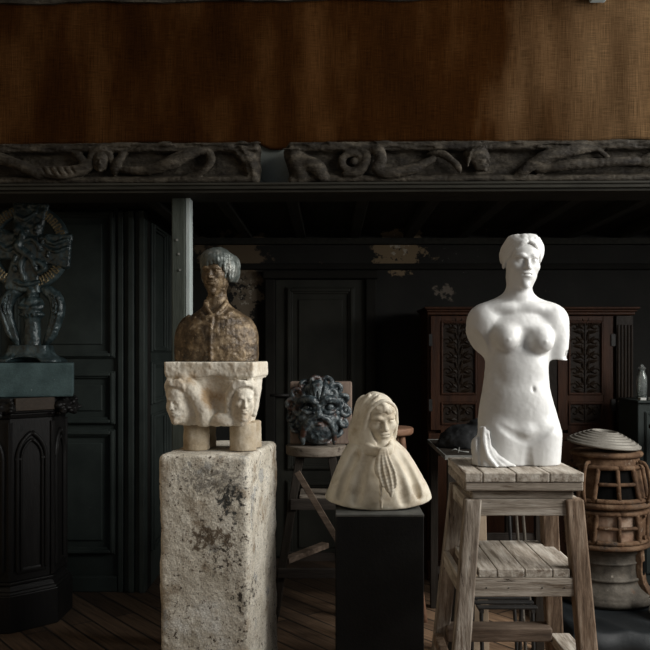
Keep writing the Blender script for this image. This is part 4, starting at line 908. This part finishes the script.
# ------------------------------------------------------------------ carved cupboard
def cupboard():
    Y = 5.60; u = Y/F; X = lambda p: wx(p, Y); Z = lambda p: wz(p, Y)
    t = thing('carved_cupboard', 'red brown walnut cupboard with carved door panels behind the marble torso', 'cupboard', (X(530),Y+.22,0))
    bd = MB(); bd.box(X(428), X(633), Y+.03, Y+.46, 0.0, Z(312)); build('carcass', bd, M['walnut'], t, bevel=.004)
    cn = MB(); cn.box(X(426),X(636),Y-.03,Y+.47,Z(311.9),Z(309.5)); cn.box(X(424),X(638),Y-.05,Y+.48,Z(309.5),Z(307)); cn.box(X(427),X(634.5),Y-.015,Y+.465,Z(315),Z(311.9)); build('cornice', cn, M['walnut'], t, bevel=.006)
    rnd = random.Random(12)
    def panel(mb, x0, x1, z0, z1, rows):
        mb.box(x0, x1, Y-.004, Y+.028, z0, z1)
        w, h = x1-x0, z1-z0; cxx = (x0+x1)/2
        def leaf(px, pz, ang, L, wd):
            ca, sa = math.cos(ang), math.sin(ang)
            pts = [(-.0*L,0),(.3*L,wd),(.65*L,wd*.8),(L,0),(.65*L,-wd*.8),(.3*L,-wd)]
            poly = [(px+a*ca-b*sa, pz+a*sa+b*ca) for a, b in pts]; n = len(poly)
            vs = [(x,Y-.004,z) for x, z in poly]+[(px+.5*L*ca, Y-.016, pz+.5*L*sa)]
            mb.add(vs, [(i,(i+1) % n,n) for i in range(n)]+[tuple(range(n))[::-1]])
        for r in range(rows):
            zc = z0+h*(r+.5)/rows; hh = h/rows
            mb.box(cxx-.003, cxx+.003, Y-.010, Y-.003, zc-hh*.5, zc+hh*.5)
            for s in (-1, 1):
                for j, an in enumerate((.15, .75, 1.3, -.6)):
                    leaf(cxx+s*.006, zc+(-.3+.22*j)*hh, an if s == 1 else PI-an, w*.36, w*.055)
                for q in (.18, .36): mb.lathe((0,0,0), [], 3) if False else None
                pts = [(cxx+s*w*(.30+.13*math.cos(a)*(1-a/9)), Y-.006, zc+hh*(.10+.24*math.sin(a)*(1-a/9))) for a in [k*.55 for k in range(11)]]
                mb.tube(pts, .0055, 6)
    def door(xa, xb):
        fr = MB(); s = 10
        fr.box(X(xa),X(xa+s),Y-.012,Y+.029,Z(430),Z(316)); fr.box(X(xb-s),X(xb),Y-.012,Y+.029,Z(430),Z(316))
        for a, b in ((318,310),(402,395),(433,425)): fr.box(X(xa+s),X(xb-s),Y-.011,Y+.029,Z(a+3 if a==318 else a),Z(316 if a==318 else b))
        d = build('door', fr, M['walnut'], t, bevel=.003)
        p = MB(); panel(p, X(xa+s)+.001, X(xb-s)-.001, Z(395)+.001, Z(321)-.001, 5); q = build('carved_panel', p, M['walnut_carved'], d)
        p = MB(); panel(p, X(xa+s)+.001, X(xb-s)-.001, Z(425)+.001, Z(402)-.001, 1); build('carved_panel', p, M['walnut_carved'], d)
        m = MB()
        for z0, z1 in ((Z(395), Z(321)), (Z(425), Z(402))): moulding(m, X(xa+s), X(xb-s), z0, z1, Y-.008, .016, .014)
        build('moulding', m, M['walnut'], d, bevel=.002)
        return d
    door(430.5, 486.5); door(557.5, 612.5)
    mid = MB(); mid.box(X(487),X(557),Y-.004,Y+.029,Z(430),Z(316)); panel(mid, X(497), X(547), Z(420), Z(325), 5); build('centre_panel', mid, M['walnut_carved'], t)
    lo = MB(); lo.box(X(428),X(633),Y-.014,Y+.029,Z(440),Z(433.2)); lo.box(X(430),X(631),Y-.002,Y+.029,Z(560),Z(440.2)); lo.box(X(427),X(634),Y-.02,Y+.029,0,Z(560.2)); build('base_panel', lo, M['walnut'], t, bevel=.004)
    for xa, xb in ((616,632.5),):
        pi_ = MB(); pi_.box(X(xa),X(xb),Y-.012,Y+.029,Z(430),Z(316))
        for k in range(5): 
            x = X(xa)+(k+.5)*(X(xb)-X(xa))/5; pi_.tube([(x,Y-.012,Z(425)),(x,Y-.012,Z(325))], .0075, 8)
        build('fluted_pilaster', pi_, M['walnut_carved'], t)
    for py in (340, 405):
        for xa, xb in ((610.5,614.5), (428.6,432)): build('hinge', MB().box(X(xa),X(xb),Y-.02,Y-.0121,Z(py+6),Z(py-6)), M['iron_black'], t)
cupboard()
# ------------------------------------------------------------------ right edge: teal cabinet, jars, cards, round table
tc = thing('teal_cabinet', 'low grey teal painted cabinet beyond the stove at the right edge', 'cabinet', (2.15,5.32,0))
build('body', MB().box(1.868, 2.45, 5.16, 5.50, 0, 1.19), M['cabinet_teal'], tc, bevel=.006)
build('top_board', MB().box(1.862, 2.46, 5.14, 5.51, 1.1905, 1.206), M['cabinet_teal'], tc, bevel=.004)
mm = moulding(MB(), 1.91, 2.41, .15, 1.14, 5.16, .03, .012); build('door_panel', mm, M['cabinet_teal'], tc, bevel=.003)
for i, (x, y, h, r, lb) in enumerate(((1.955,5.33,.185,.032,'tall clear glass jar on the teal cabinet, nearest the carved cupboard'), (2.05,5.30,.13,.040,'short wide clear glass jar on the teal cabinet'))):
    j = thing('glass_jar', lb, 'jar', (x,y,1.2065), 'glass jars on the teal cabinet')
    build('jar_body', MB().lathe((x,y,1.2065), [(.001,0),(r,0),(r,h*.75),(r*.6,h*.9),(r*.6,h),(r*.52,h),(r*.52,h*.9),(r*.9,h*.74),(r*.9,.008),(.001,.008)], 24), M['glass'], j, smooth=True)
    build('stopper', MB().lathe((x,y,1.2065), [(.001,h+.001),(r*.75,h+.001),(r*.75,h+.012),(r*.3,h+.02),(r*.3,h+.03),(.001,h+.034)], 20), M['glass'], j, smooth=True)
for x, lb in ((1.885,'small white card box on the teal cabinet edge, nearest the carved cupboard'), (1.945,'small white card box on the teal cabinet in front of the tall glass jar')):
    tag(center_origin(build('card_box', MB().box(x, x+.036, 5.16, 5.20, 1.2062, 1.222), M['pale'], bevel=.002)), lb, 'box', 'white boxes on the teal cabinet')
rt = thing('round_table', 'small dark brown round pedestal table at the right edge beyond the stove', 'table', (2.02,4.82,0))
rz = wz(425,4.82); zf = .0
build('tabletop', MB().lathe((2.02,4.82,0), [(.001,rz-.028),(.19,rz-.028),(.2,rz-.02),(.2,rz-.006),(.194,rz),(.001,rz)], 48), M['wood_dark'], rt, smooth='auto')
build('pedestal', MB().lathe((2.02,4.82,0), [(.001,.132),(.12,.132),(.12,.15),(.05,.18),(.03,.3),(.035,.6),(.028,.8),(.05,rz-.06),(.09,rz-.03),(.001,rz-.0285)], 24), M['wood_dark'], rt, smooth=True)
f = Field((-.12,-.12,-.01), (.12,.12,.24), .006); f.ell((0,0,.12), (.08,.075,.095), .01); f.ell((0,0,.035), (.085,.08,.045), .03); f.ell((.03,-.03,.17), (.05,.05,.05), .03); f.plane((0,0,0), (0,0,-1), .002)
pf = sculpt('plaster_fragment', f, M['pale'], None, 1, disp=[(.008,20,3)], flat=0.0); pf.location = (1.745, 4.40, .131); tag(pf, 'pale rounded plaster fragment at the right edge in front of the stove', 'fragment')
# ------------------------------------------------------------------ stools behind
def mask_stool():
    Yc, Xc = 4.64, wx(316,4.62); z = wz(444.5,4.62)-.0005
    t = thing('round_topped_stand', 'tall wooden stand with round worn top carrying the lion mask', 'stand', (Xc,Yc,0))
    build('round_top', MB().lathe((Xc,Yc,0), [(.001,z-.055),(.155,z-.055),(.164,z-.047),(.165,z-.008),(.159,z),(.001,z)], 48), M['seat_wood'], t, smooth='auto')
    zt = z-.0555
    for sx in (-1, 1):
        for sy in (-1, 1):
            a = Vector((Xc+sx*.235, Yc+sy*.19, 0)); b = Vector((Xc+sx*.085, Yc+sy*.085, zt)); p = MB().beam(a, b, .045, .045)
            p.v = [(x, y, 0.0 if i < 4 else zt) for i, (x, y, zz) in enumerate(p.v)]; build('leg', p, M['wood_dark'], t, bevel=.004)
    def lx(q, s): return Xc+s*(.235-.15*q/zt)
    def ly(q, s): return Yc+s*(.19-.105*q/zt)
    q = .735; 
    build('shelf', MB().box(lx(q,-1)+.03, lx(q,1)-.03, ly(q,-1)-.02, ly(q,1)+.02, q-.014, q), M['seat_wood'], t, bevel=.003)
    for s in (-1, 1):
        build('rail', MB().box(lx(.70,-1)-.01, lx(.70,1)+.01, ly(.70,s)-.012+s*.028, ly(.70,s)+.012+s*.028, .665, .7205), M['wood_dark_x'], t, bevel=.003)
        build('stretcher', MB().box(lx(.36,-1)-.02, lx(.36,1)+.02, ly(.36,s)-.012+s*.03, ly(.36,s)+.012+s*.03, .315, .365), M['wood_dark_x'], t, bevel=.003)
    build('stretcher', MB().beam((lx(.40,-1)+.01, ly(.40,-1)+.03, .39), (lx(.40,1)-.12, ly(.40,1)+.02, .41), .03, .05, side=(0,0,1)), M['wood_mid'], t, bevel=.003)
    build('brace', MB().beam((wx(297,4.40), 4.402, wz(472,4.40)), (wx(338,4.40), 4.402, wz(541,4.40)), .032, .014, side=(1,0,.6)), M['wood_mid'], t, bevel=.002)
mask_stool()
def red_stool():
    Yc, Xc = 4.86, wx(389,4.86); z = wz(427,4.86)
    t = thing('round_stool', 'tall reddish wooden round stool mostly hidden behind the hooded bust', 'stool', (Xc,Yc,0))
    build('seat', MB().lathe((Xc,Yc,0), [(.001,z-.045),(.125,z-.045),(.138,z-.032),(.14,z-.008),(.132,z),(.001,z)], 48), M['red_wood'], t, smooth='auto')
    for k in range(4):
        a = PI/4+k*PI/2+.15; d = Vector((math.cos(a), math.sin(a), 0))
        pts = [Vector((Xc,Yc,0))+d*r+Vector((0,0,zz)) for r, zz in ((.085,z-.0455),(.12,z*.72),(.17,z*.4),(.235,0))]
        build('leg', MB().tube(catmull(pts, 3), [.019]*4+[.021]*3+[.017]*3, 10), M['red_wood'] if k else M['red_wood'], t, smooth=True)
    rg = MB(); rr = .165; rg.tube([(Xc+rr*math.cos(b), Yc+rr*math.sin(b), z*.4) for b in [i*PI/16 for i in range(33)]], .009, 8); build('foot_ring', rg, M['iron_black'], t, smooth=True)
red_stool()
# ------------------------------------------------------------------ bits under and behind the stand
b = MB(); L = Matrix.Translation((.718,4.10,0)) @ Matrix.Rotation(math.radians(-7), 4, 'X'); b.box(-.05,.05,-.012,.012,0.0015,.755)
bo = build('leaning_board', b, M['ochre_board'], None, bevel=.003, xf=L); tag(center_origin(bo), 'short ochre board standing on end seen through the modelling stand above its shelf', 'board')
for i, (px, dx, lb) in enumerate(((512,.0,'thin dark rod upright behind the modelling stand, nearest the ochre board'), (519,.012,'thin dark rod upright behind the modelling stand, middle of the three'), (526,.02,'thin dark rod upright behind the modelling stand, farthest from the ochre board'))):
    r = MB().tube([(wx(px+5,4.13)+dx, 4.12+.012*i, 0), (wx(px-3,4.19), 4.215, .80-.02*i)], .0085, 8); tag(center_origin(build('metal_rod', r, M['iron_grey'] if i else M['iron_black'], smooth=False)), lb, 'rod', 'rods leaning behind the modelling stand')
def trestle():
    t = thing('iron_trestle', 'low black iron slatted trestle on the floor behind the modelling stand', 'trestle', (.80,3.93,0))
    x0, x1, y0, y1, z = .66, .93, 3.80, 4.06, .36
    for i in range(4): build('slat', MB().box(x0, x1, y0+.075*i, y0+.035+.075*i, z-.012, z), M['iron_black'], t, bevel=.003)
    for x in (x0+.02, x1-.02): build('frame_bar', MB().box(x-.008, x+.008, y0, y1, z-.0285, z-.0125), M['iron_black'], t)
    for x in (x0+.02, x1-.02):
        for y, d in ((y0+.02,-.04), (y1-.02,.04)): build('leg', MB().tube([(x,y+d,0),(x,y,z-.029)], .009, 8), M['iron_black'], t)
trestle()
# ------------------------------------------------------------------ gothic pedestal
def octagon(c, ap):
    R = ap/math.cos(PI/8); return [(c[0]+R*math.cos(PI/8+k*PI/4), c[1]+R*math.sin(PI/8+k*PI/4)) for k in range(8)]
OC = (-1.836, 4.846)
def pedestal():
    t = thing('gothic_pedestal', 'blackened oak octagonal pedestal with pointed arch niches at the left edge', 'pedestal', (OC[0],OC[1],0))
    build('plinth', MB().zprism(octagon(OC,.328), 0, .20), M['dark_oak'], t, bevel=.006)
    b = MB().zprism(octagon(OC,.322), .2005, .215, .97); b.zprism(octagon(OC,.309), .2155, .245, .93); b.zprism(octagon(OC,.300), .2455, .262); build('base_moulding', b, M['dark_oak'], t, bevel=.004)
    build('shaft', MB().zprism(octagon(OC,.292), .2625, 1.14), M['dark_oak'], t, bevel=.004)
    side = .292*2*math.tan(PI/8)
    for k in range(8):
        a = k*PI/4; 
        if math.sin(a) > .1: continue
        T = Matrix.Translation((OC[0]+.292*math.cos(a), OC[1]+.292*math.sin(a), 0)) @ Matrix.Rotation(a+PI/2, 4, 'Z')
        m = MB(); w = side*.34; z0, zs = .32, .92
        for off, rr, pr in ((0,.013,.004), (-.022,.008,.006)):
            ww = w+off; arc = []
            for i in range(9): q = i/8*PI/3; arc.append((ww-2*ww*(1-math.cos(q)), zs+2*ww*math.sin(q)))
            pts = [(ww, z0)]+arc; pts2 = [(-x, z) for x, z in pts]
            m.tube([(x, -pr, z) for x, z in pts], rr, 8); m.tube([(x, -pr, z) for x, z in pts2], rr, 8)
        m.box(-w, w, -.006, .004, z0-.02, z0+.012)
        nb = build('niche', m, M['dark_oak'], t, xf=T, smooth='auto')
        c = MB(); 
        for s in (-1, 1): c.tube([(s*(side/2-.004), -.002, .27), (s*(side/2-.004), -.002, 1.12)], .010, 8)
        c.tube([(-w-.012,-.004,zs), (-w+.03,-.004,zs)], .009, 8); c.tube([(w-.03,-.004,zs), (w+.012,-.004,zs)], .009, 8)
        build('colonnette', c, M['dark_oak'], t, xf=T)
    build('capital', MB().zprism(octagon(OC,.300), 1.1405, 1.168, 1.04), M['dark_oak'], t, bevel=.005)
    build('cornice', MB().zprism(octagon(OC,.318), 1.1685, 1.2525), M['dark_oak'], t, bevel=.008)
    rnd = random.Random(6); P = octagon((0,0), .332)
    for k in (4, 5, 7):                                                   # leafy band on the faces beside the plain board
        p, q = P[k], P[(k+1) % 8]
        lf = Field((min(p[0],q[0])-.08,min(p[1],q[1])-.08,1.13), (max(p[0],q[0])+.08,max(p[1],q[1])+.08,1.26), .0075)
        lf.cap((p[0],p[1],1.205), (q[0],q[1],1.20), .030, .030, .01)
        for j in range(70):
            u = rnd.random(); lf.ell((p[0]+(q[0]-p[0])*u+rnd.uniform(-.034,.034), p[1]+(q[1]-p[1])*u+rnd.uniform(-.034,.034), 1.158+.08*rnd.random()), (rnd.uniform(.010,.022),)*2+(rnd.uniform(.008,.018),), .003)
        sculpt('leaf_band', lf, M['dark_oak'], t, 1, (OC[0],OC[1],0), disp=[(.006,34,2)], top=1.249)
    a = -PI/4; T = Matrix.Translation((OC[0]+.318*math.cos(a), OC[1]+.318*math.sin(a), 0)) @ Matrix.Rotation(a+PI/2, 4, 'Z')
    fb = build('front_board', MB().box(-.112, .112, -.022, .0, 1.184, 1.2525), M['brown_board'], t, bevel=.003, xf=T); fb['label'] = 'plain brown board fixed on the front face'
pedestal()
tb = MB().box(-.66, 0, -.20, .22, 1.2535, 1.440)
tag(center_origin(build('stone_block', tb, M['teal_stone'], bevel=.008, xf=Matrix.Translation((-1.475,4.89,0)) @ Matrix.Rotation(math.radians(16), 4, 'Z'))), 'blue grey stone block on the gothic pedestal under the bronze cross monument', 'block')
# ------------------------------------------------------------------ bronze cross monument
def monument():
    Y = 4.88; k = Y/F; o = (wx(31,Y), Y, 1.4412)
    t = thing('bronze_cross_monument', 'dark green bronze disc cross monument with gilt lettered ring on the blue grey block', 'sculpture', o)
    f = Field((-40,-28,-1), (40,28,24), .8)
    f.loft([(0,0,32,0,22),(3,0,31,0,21),(6,0,25,0,17),(10,0,21,0,15),(15,0,19.5,0,14),(17,0,19.5,0,14)], 7, 1); f.ell((0,-20,0), (16,12,5.5), 2, mode='s'); f.plane((0,0,0), (0,0,-1)); sculpt('base', f, M['teal_bronze'], t, k, o, disp=[(.4,.3,2)], flat=0.0)
    f = Field((-18,-16,14), (20,14,78), .7)
    f.cap((2,2,14), (2,2,72), 7, 6, 1); f.ell((2,-3,70), (4.6,4.8,5.6), 2); f.loft([(16,2,8.5,-2,7),(30,2,8,-2,7),(42,2,8,-2,7),(47,2,13,-3,9),(52,2,9.5,-3,8),(60,2,8,-2.5,7),(65,2,5,-2,5)], 2, 2)
    for i in range(6): x = -8+4*i; f.chain([(x,-11,47),(x*.85+.3,-10,38),(x*.8+.4,-10,16)], .9, 1.2, mode='s', sub=2)
    for s in (-1, 1): f.chain([(2+s*7,-2,62),(2+s*10,-6,55),(2+s*3,-10,54)], [2.6,2.4,2], 2)
    sculpt('robed_figure', f, M['teal_bronze'], t, k, o, disp=[(.5,.3,2)])
    for s in (-1, 1):
        f = Field((-46,-12,14), (46,12,80), .7)
        f.chain([(s*9+2,2,74),(s*22+1,1,66),(s*26+1,0,52),(s*20+1,0,30),(s*13+1,0,17)], [4,6,6.5,5,2], 3)
        for j in range(5): f.chain([(s*(13+3*j)+1,-5,70-1.5*j),(s*(15+3*j)+1,-6,52),(s*(12+1.6*j)+1,-5,26)], .9, 1.2, mode='s', sub=4)
        sculpt('wing', f, M['teal_bronze'], t, k, o, disp=[(.5,.25,2)])
    C = (-3.5,0,115)
    f = Field((-52,-14,64), (46,12,164), .7)
    f.torus(C, 39.5, 4.2, 1); f.torus(C, 34.5, 3.6, 3)
    sculpt('ring', f, M['teal_bronze'], t, k, o)
    f = Field((-52,-16,64), (46,12,164), .7); rot0 = -6
    f.ell((C[0],1,C[2]), (20,5,20), 1)
    for q in range(4):
        a = math.radians(90*q+rot0); ca, sa = math.cos(a), math.sin(a)
        for w in np.linspace(-1, 1, 9): f.cap((C[0]-sa*8*w,-2.5,C[2]+ca*8*w), (C[0]+42*ca-sa*15*w, -2.5, C[2]+42*sa+ca*15*w), 4.2, 3.2, 1)
    for pts, r in (([(-12,-4,136),(-6,-6,126),(-10,-7,114),(2,-8,104),(8,-7,92)], [3,5,6,4,3]), ([(-10,-6,118),(4,-8,122),(12,-7,112)], [3,3,2.4]), ([(-3,-6,108),(-8,-8,96),(-4,-7,82)], [4.4,3.4,2.6]), ([(8,-6,100),(16,-6,94),(10,-6,88)], [3.4,4,3]), ([(14,-4,124),(24,-5,118),(38,-4,122)], [2,2.6,2]), ([(14,-4,116),(26,-5,110),(38,-4,114)], [1.6,2.4,1.6]), ([(-30,-4,118),(-20,-5,112),(-10,-5,120)], [2,3,2]), ([(-14,-4,80),(-3,-6,77),(10,-4,80)], [2,3,2]), ([(-12,-4,146),(-4,-5,142),(6,-4,148)], [2,2.6,2])): f.chain([(a, b*.4-4.5, c_) for a, b, c_ in pts], [q*.72 for q in r], 1.2, sub=5)
    f.ell((-11,-7.5,132), (3.6,3.4,4.2), 1)
    rnd = random.Random(3)
    for i in range(26): a = rnd.uniform(0, 6.28); r = rnd.uniform(4, 26); f.ell((C[0]+r*math.cos(a),-6,C[2]+r*math.sin(a)), (rnd.uniform(1.5,3.5),2.2,rnd.uniform(1.5,3)), 1, rot=(0,rnd.uniform(0,90),0))
    sculpt('cross', f, M['teal_bronze'], t, k, o, disp=[(.5,.3,2)])
    for q in range(4):
        ins = MB()
        for i in range(11):
            a = math.radians(90*q+45+rot0+(i-5)*5.0)
            for (ra, rb, da) in ((32.5,41,0), (32.5,35,.035), (39,41,.03 if i % 2 else -.03), (36,38,.03 if i % 3 else -.03)):
                p = lambda r, aa: (o[0]+k*(C[0]+r*math.cos(aa)), o[1]-4.3*k, o[2]+k*(C[2]+r*math.sin(aa)))
                ins.tube([p(ra,a), p(rb,a+da)], .0035, 5)
        g = build('gilt_lettering', ins, M['gold'], t); g['label'] = 'raised dull gold lettering around the ring'
monument()
# ------------------------------------------------------------------ carved beams over the gallery rail
def GP(v): return GR @ Vector(v)
def carved(name, label, x0, x1, feats, seed, mtl):
    """x0..x1 in picture pixels along the gallery front; field unit = one pixel at that distance; z up from the rail"""
    k = 4.20/F; W = x1-x0
    f = Field((-6,-24,-3), (W+6,20,50), .85)
    rnd = random.Random(seed)
    f.box((W/2,0,20), (W/2,12,19), 3, 1)
    f.box((W/2,-13.5,21), (W/2+8,8,12.5), 5, 4, mode='s')                          # hollowed field
    f.box((W/2,-3,38.5), (W/2,12.5,4.5), 3, 3)                                      # upper lip
    feats(f)
    for i in range(int(W/9)): f.ell((rnd.uniform(0,W),-15,rnd.uniform(35,43)), (rnd.uniform(4,16),1.4,rnd.uniform(.8,1.6)), 2, mode='s' if rnd.random() < .6 else 'u')
    V, Q = f.mesh(); N = vnormals(V, Q); V = V+N*(.5*vnoise(V*.10, 2)+.3*vnoise(V*.4, 2))[:,None]; V[:,2] = np.maximum(V[:,2], 0.2); V[:,1] = np.where(V[:,1] < -14.5, -14.5+(V[:,1]+14.5)*.7, V[:,1])
    xs = (x0-CX)*4.35/F
    me = bpy.data.meshes.new(name); P = [GP((xs+v[0]*k*1.035, -.112+v[1]*k, 2.3305+v[2]*k*.95)) for v in V]
    c = sum((p for p in P), Vector())/len(P); c.z = min(p.z for p in P)
    me.from_pydata([tuple(p-c) for p in P], [], [tuple(q) for q in Q.tolist()]); me.polygons.foreach_set('use_smooth', [True]*len(me.polygons))
    ob = link_mesh(name, me, mtl); ob.location = c; return tag(ob, label, 'carving')
LX = -46
def left_feats(f):
    X = lambda p: p-LX; Zp = lambda py: 187-py
    face(f, (X(109),-11,Zp(163)), 23, yaw=6, pitch=6, roll=4)
    f.push((X(109),-11,Zp(163)), rotm(0,0,6), 25)
    for s in (-1, 1): f.chain([(0,-.2,.5),(s*.3,-.1,.38),(s*.42,.0,.0),(s*.46,0,-.3)], .11, .05)
    f.pop()
    f.chain([(X(-40),-10,20),(X(-10),-13,28),(X(15),-14,26),(X(40),-15,Zp(172)),(X(52),-14,Zp(178))], [3,4,5,5,3], 3, sub=6)
    f.chain([(X(48),-13,Zp(173)),(X(70),-14,Zp(175)),(X(90),-13,Zp(172)),(X(98),-11,Zp(166))], [5,6,5,4], 3, sub=6)
    for j in range(5): f.chain([(X(52+7*j),-18,Zp(168)),(X(58+7*j),-20,Zp(178))], 1.1, 1.5, mode='s', sub=2)
    f.chain([(X(82),-10,Zp(152)),(X(90),-12,Zp(160)),(X(96),-10,Zp(170))], [2,3.4,3], 3, sub=5)
    f.chain([(X(133),-10,Zp(152)),(X(126),-12,Zp(164)),(X(122),-10,Zp(174))], [2,3.6,3], 3, sub=5)
    f.ell((X(155),-12,Zp(170)), (6,5,5), 3); f.chain([(X(130),-11,Zp(172)),(X(160),-13,Zp(172)),(X(180),-15,Zp(164)),(X(200),-14,Zp(154)),(X(212),-12,Zp(152))], [3,4.5,6.5,5,3], 3, sub=6)
    f.chain([(X(212),-12,Zp(152)),(X(217),-13,Zp(162)),(X(208),-12,Zp(174)),(X(190),-10,Zp(180))], [3,3,2.6,2], 2.5, sub=6)
    f.chain([(X(160),-12,Zp(178)),(X(185),-14,Zp(174)),(X(205),-14,Zp(164))], 1.4, 2, mode='s', sub=5)
    for p, r in (((250,-2,30), 13), ((255,-4,18), 11), ((246,-8,36), 10), ((256,2,38), 8), ((257,-6,8), 7)): f.ell((X(p[0]),p[1],p[2]), (r*.8,r,r), 3)
    f.chain([(X(240),-16,38),(X(250),-17,24),(X(254),-14,8)], 2, 2, mode='s', sub=4)
def right_feats(f):
    X = lambda p: p-291; Zp = lambda py: 187-py
    f.chain([(X(294),-3,34),(X(300),-6,20),(X(304),-5,6)], [8,9,7], 4, sub=4); f.chain([(X(306),-9,24),(X(318),-11,16),(X(324),-10,6)], [6,7,4], 4, sub=4)
    f.torus((X(352),-12,Zp(165)), 9, 3.6, 2, sq=(1.1,1)); f.ell((X(354),-12,Zp(165)), (4,4,4), 2); f.chain([(X(345),-12,Zp(178)),(X(360),-13,Zp(174)),(X(366),-13,Zp(160)),(X(360),-11,Zp(152))], [3,4,4,2], 2, sub=5)
    f.chain([(X(368),-11,Zp(153)),(X(377),-15,Zp(154)),(X(380),-15,Zp(164)),(X(376),-14,Zp(174)),(X(390),-14,Zp(177)),(X(412),-13,Zp(172)),(X(430),-12,Zp(162))], [2,4.5,5,4,5,4.5,3], 2.5, sub=6)
    for j in range(5): f.chain([(X(424+2*j),-11,Zp(157-.5*j)),(X(440+3*j),-16,Zp(157+3*j)),(X(449+1.5*j),-15,Zp(168+2.2*j))], [1.6,2.6,1.8], 1, sub=5)
    face(f, (X(474),-12,Zp(164)), 25, yaw=52, pitch=4)
    f.push((X(474),-12,Zp(164)), rotm(0,0,52), 27); f.ell((-.02,.14,.18), (.42,.45,.40), .05)
    for j in range(4): f.chain([(-.3+.15*j,-.25,.48),(-.42+.1*j,.05,.35),(-.46,.2,-.25+.1*j)], .05, .03, sub=4)
    f.pop()
    f.chain([(X(510),-10,Zp(179)),(X(522),-13,Zp(170)),(X(540),-15,Zp(160)),(X(562),-14,Zp(155)),(X(583),-12,Zp(153)),(X(592),-11,Zp(158)),(X(598),-10,Zp(164))], [3,5,6,5,2,1.6,1.6], 2.5, sub=6)
    f.chain([(X(530),-11,Zp(174)),(X(560),-15,Zp(170)),(X(600),-15,Zp(167)),(X(622),-14,Zp(166))], [4,5,4.6,4], 2, sub=6)
    f.chain([(X(545),-19,Zp(166)),(X(575),-19,Zp(161)),(X(590),-16,Zp(162))], 1.4, 2, mode='s', sub=4)
    f.ell((X(642),-12,Zp(163)), (20,6,8), 2, rot=(0,-14,0)); f.chain([(X(622),-17,Zp(169)),(X(650),-18,Zp(158))], 1.2, 2, mode='s', sub=2); f.ell((X(680),-10,20), (16,6,9), 3)
carved('carved_beam', 'old carved oak beam with a small face over the gallery, its broken end near the post', LX, 262, left_feats, 1, M['beam'])
carved('carved_beam', 'old carved oak beam with curling leaves and a head in profile over the torso', 291, 705, right_feats, 2, M['beam'])
# ------------------------------------------------------------------ daylight through the studio window, camera
def area(name, loc, target, sx, sy, power, col):
    l = bpy.data.lights.new(name, 'AREA'); l.shape = 'RECTANGLE'; l.size = sx; l.size_y = sy; l.energy = power; l.color = col
    o = bpy.data.objects.new(name, l); COL.objects.link(o); o.location = loc
    o.rotation_euler = (Vector(target)-Vector(loc)).to_track_quat('-Z', 'Y').to_euler(); return o
area('window_daylight', (4.4,2.0,3.5), (0,2.0,3.5), 4.4, 3.2, 640, (1.0,.985,.95))
w = bpy.data.worlds.new('dim_studio'); S.world = w; w.use_nodes = True; bg = w.node_tree.nodes['Background']; bg.inputs[0].default_value = (.88,.94,1,1); bg.inputs[1].default_value = .15
cam = bpy.data.cameras.new('camera'); co = bpy.data.objects.new('camera', cam); COL.objects.link(co)
co.location = (0,0,EYE); co.rotation_euler = (PI/2,0,0); cam.sensor_width = 36; cam.lens = F*36/650
cam.shift_x = -(CX-325)/650; cam.shift_y = (CY-325)/650; cam.clip_start = .05; S.camera = co
S.view_settings.view_transform = 'Standard'; S.view_settings.look = 'None'; S.view_settings.gamma = 1; S.view_settings.exposure = 0.0
try: S.view_settings.use_curve_mapping = False
except Exception: pass
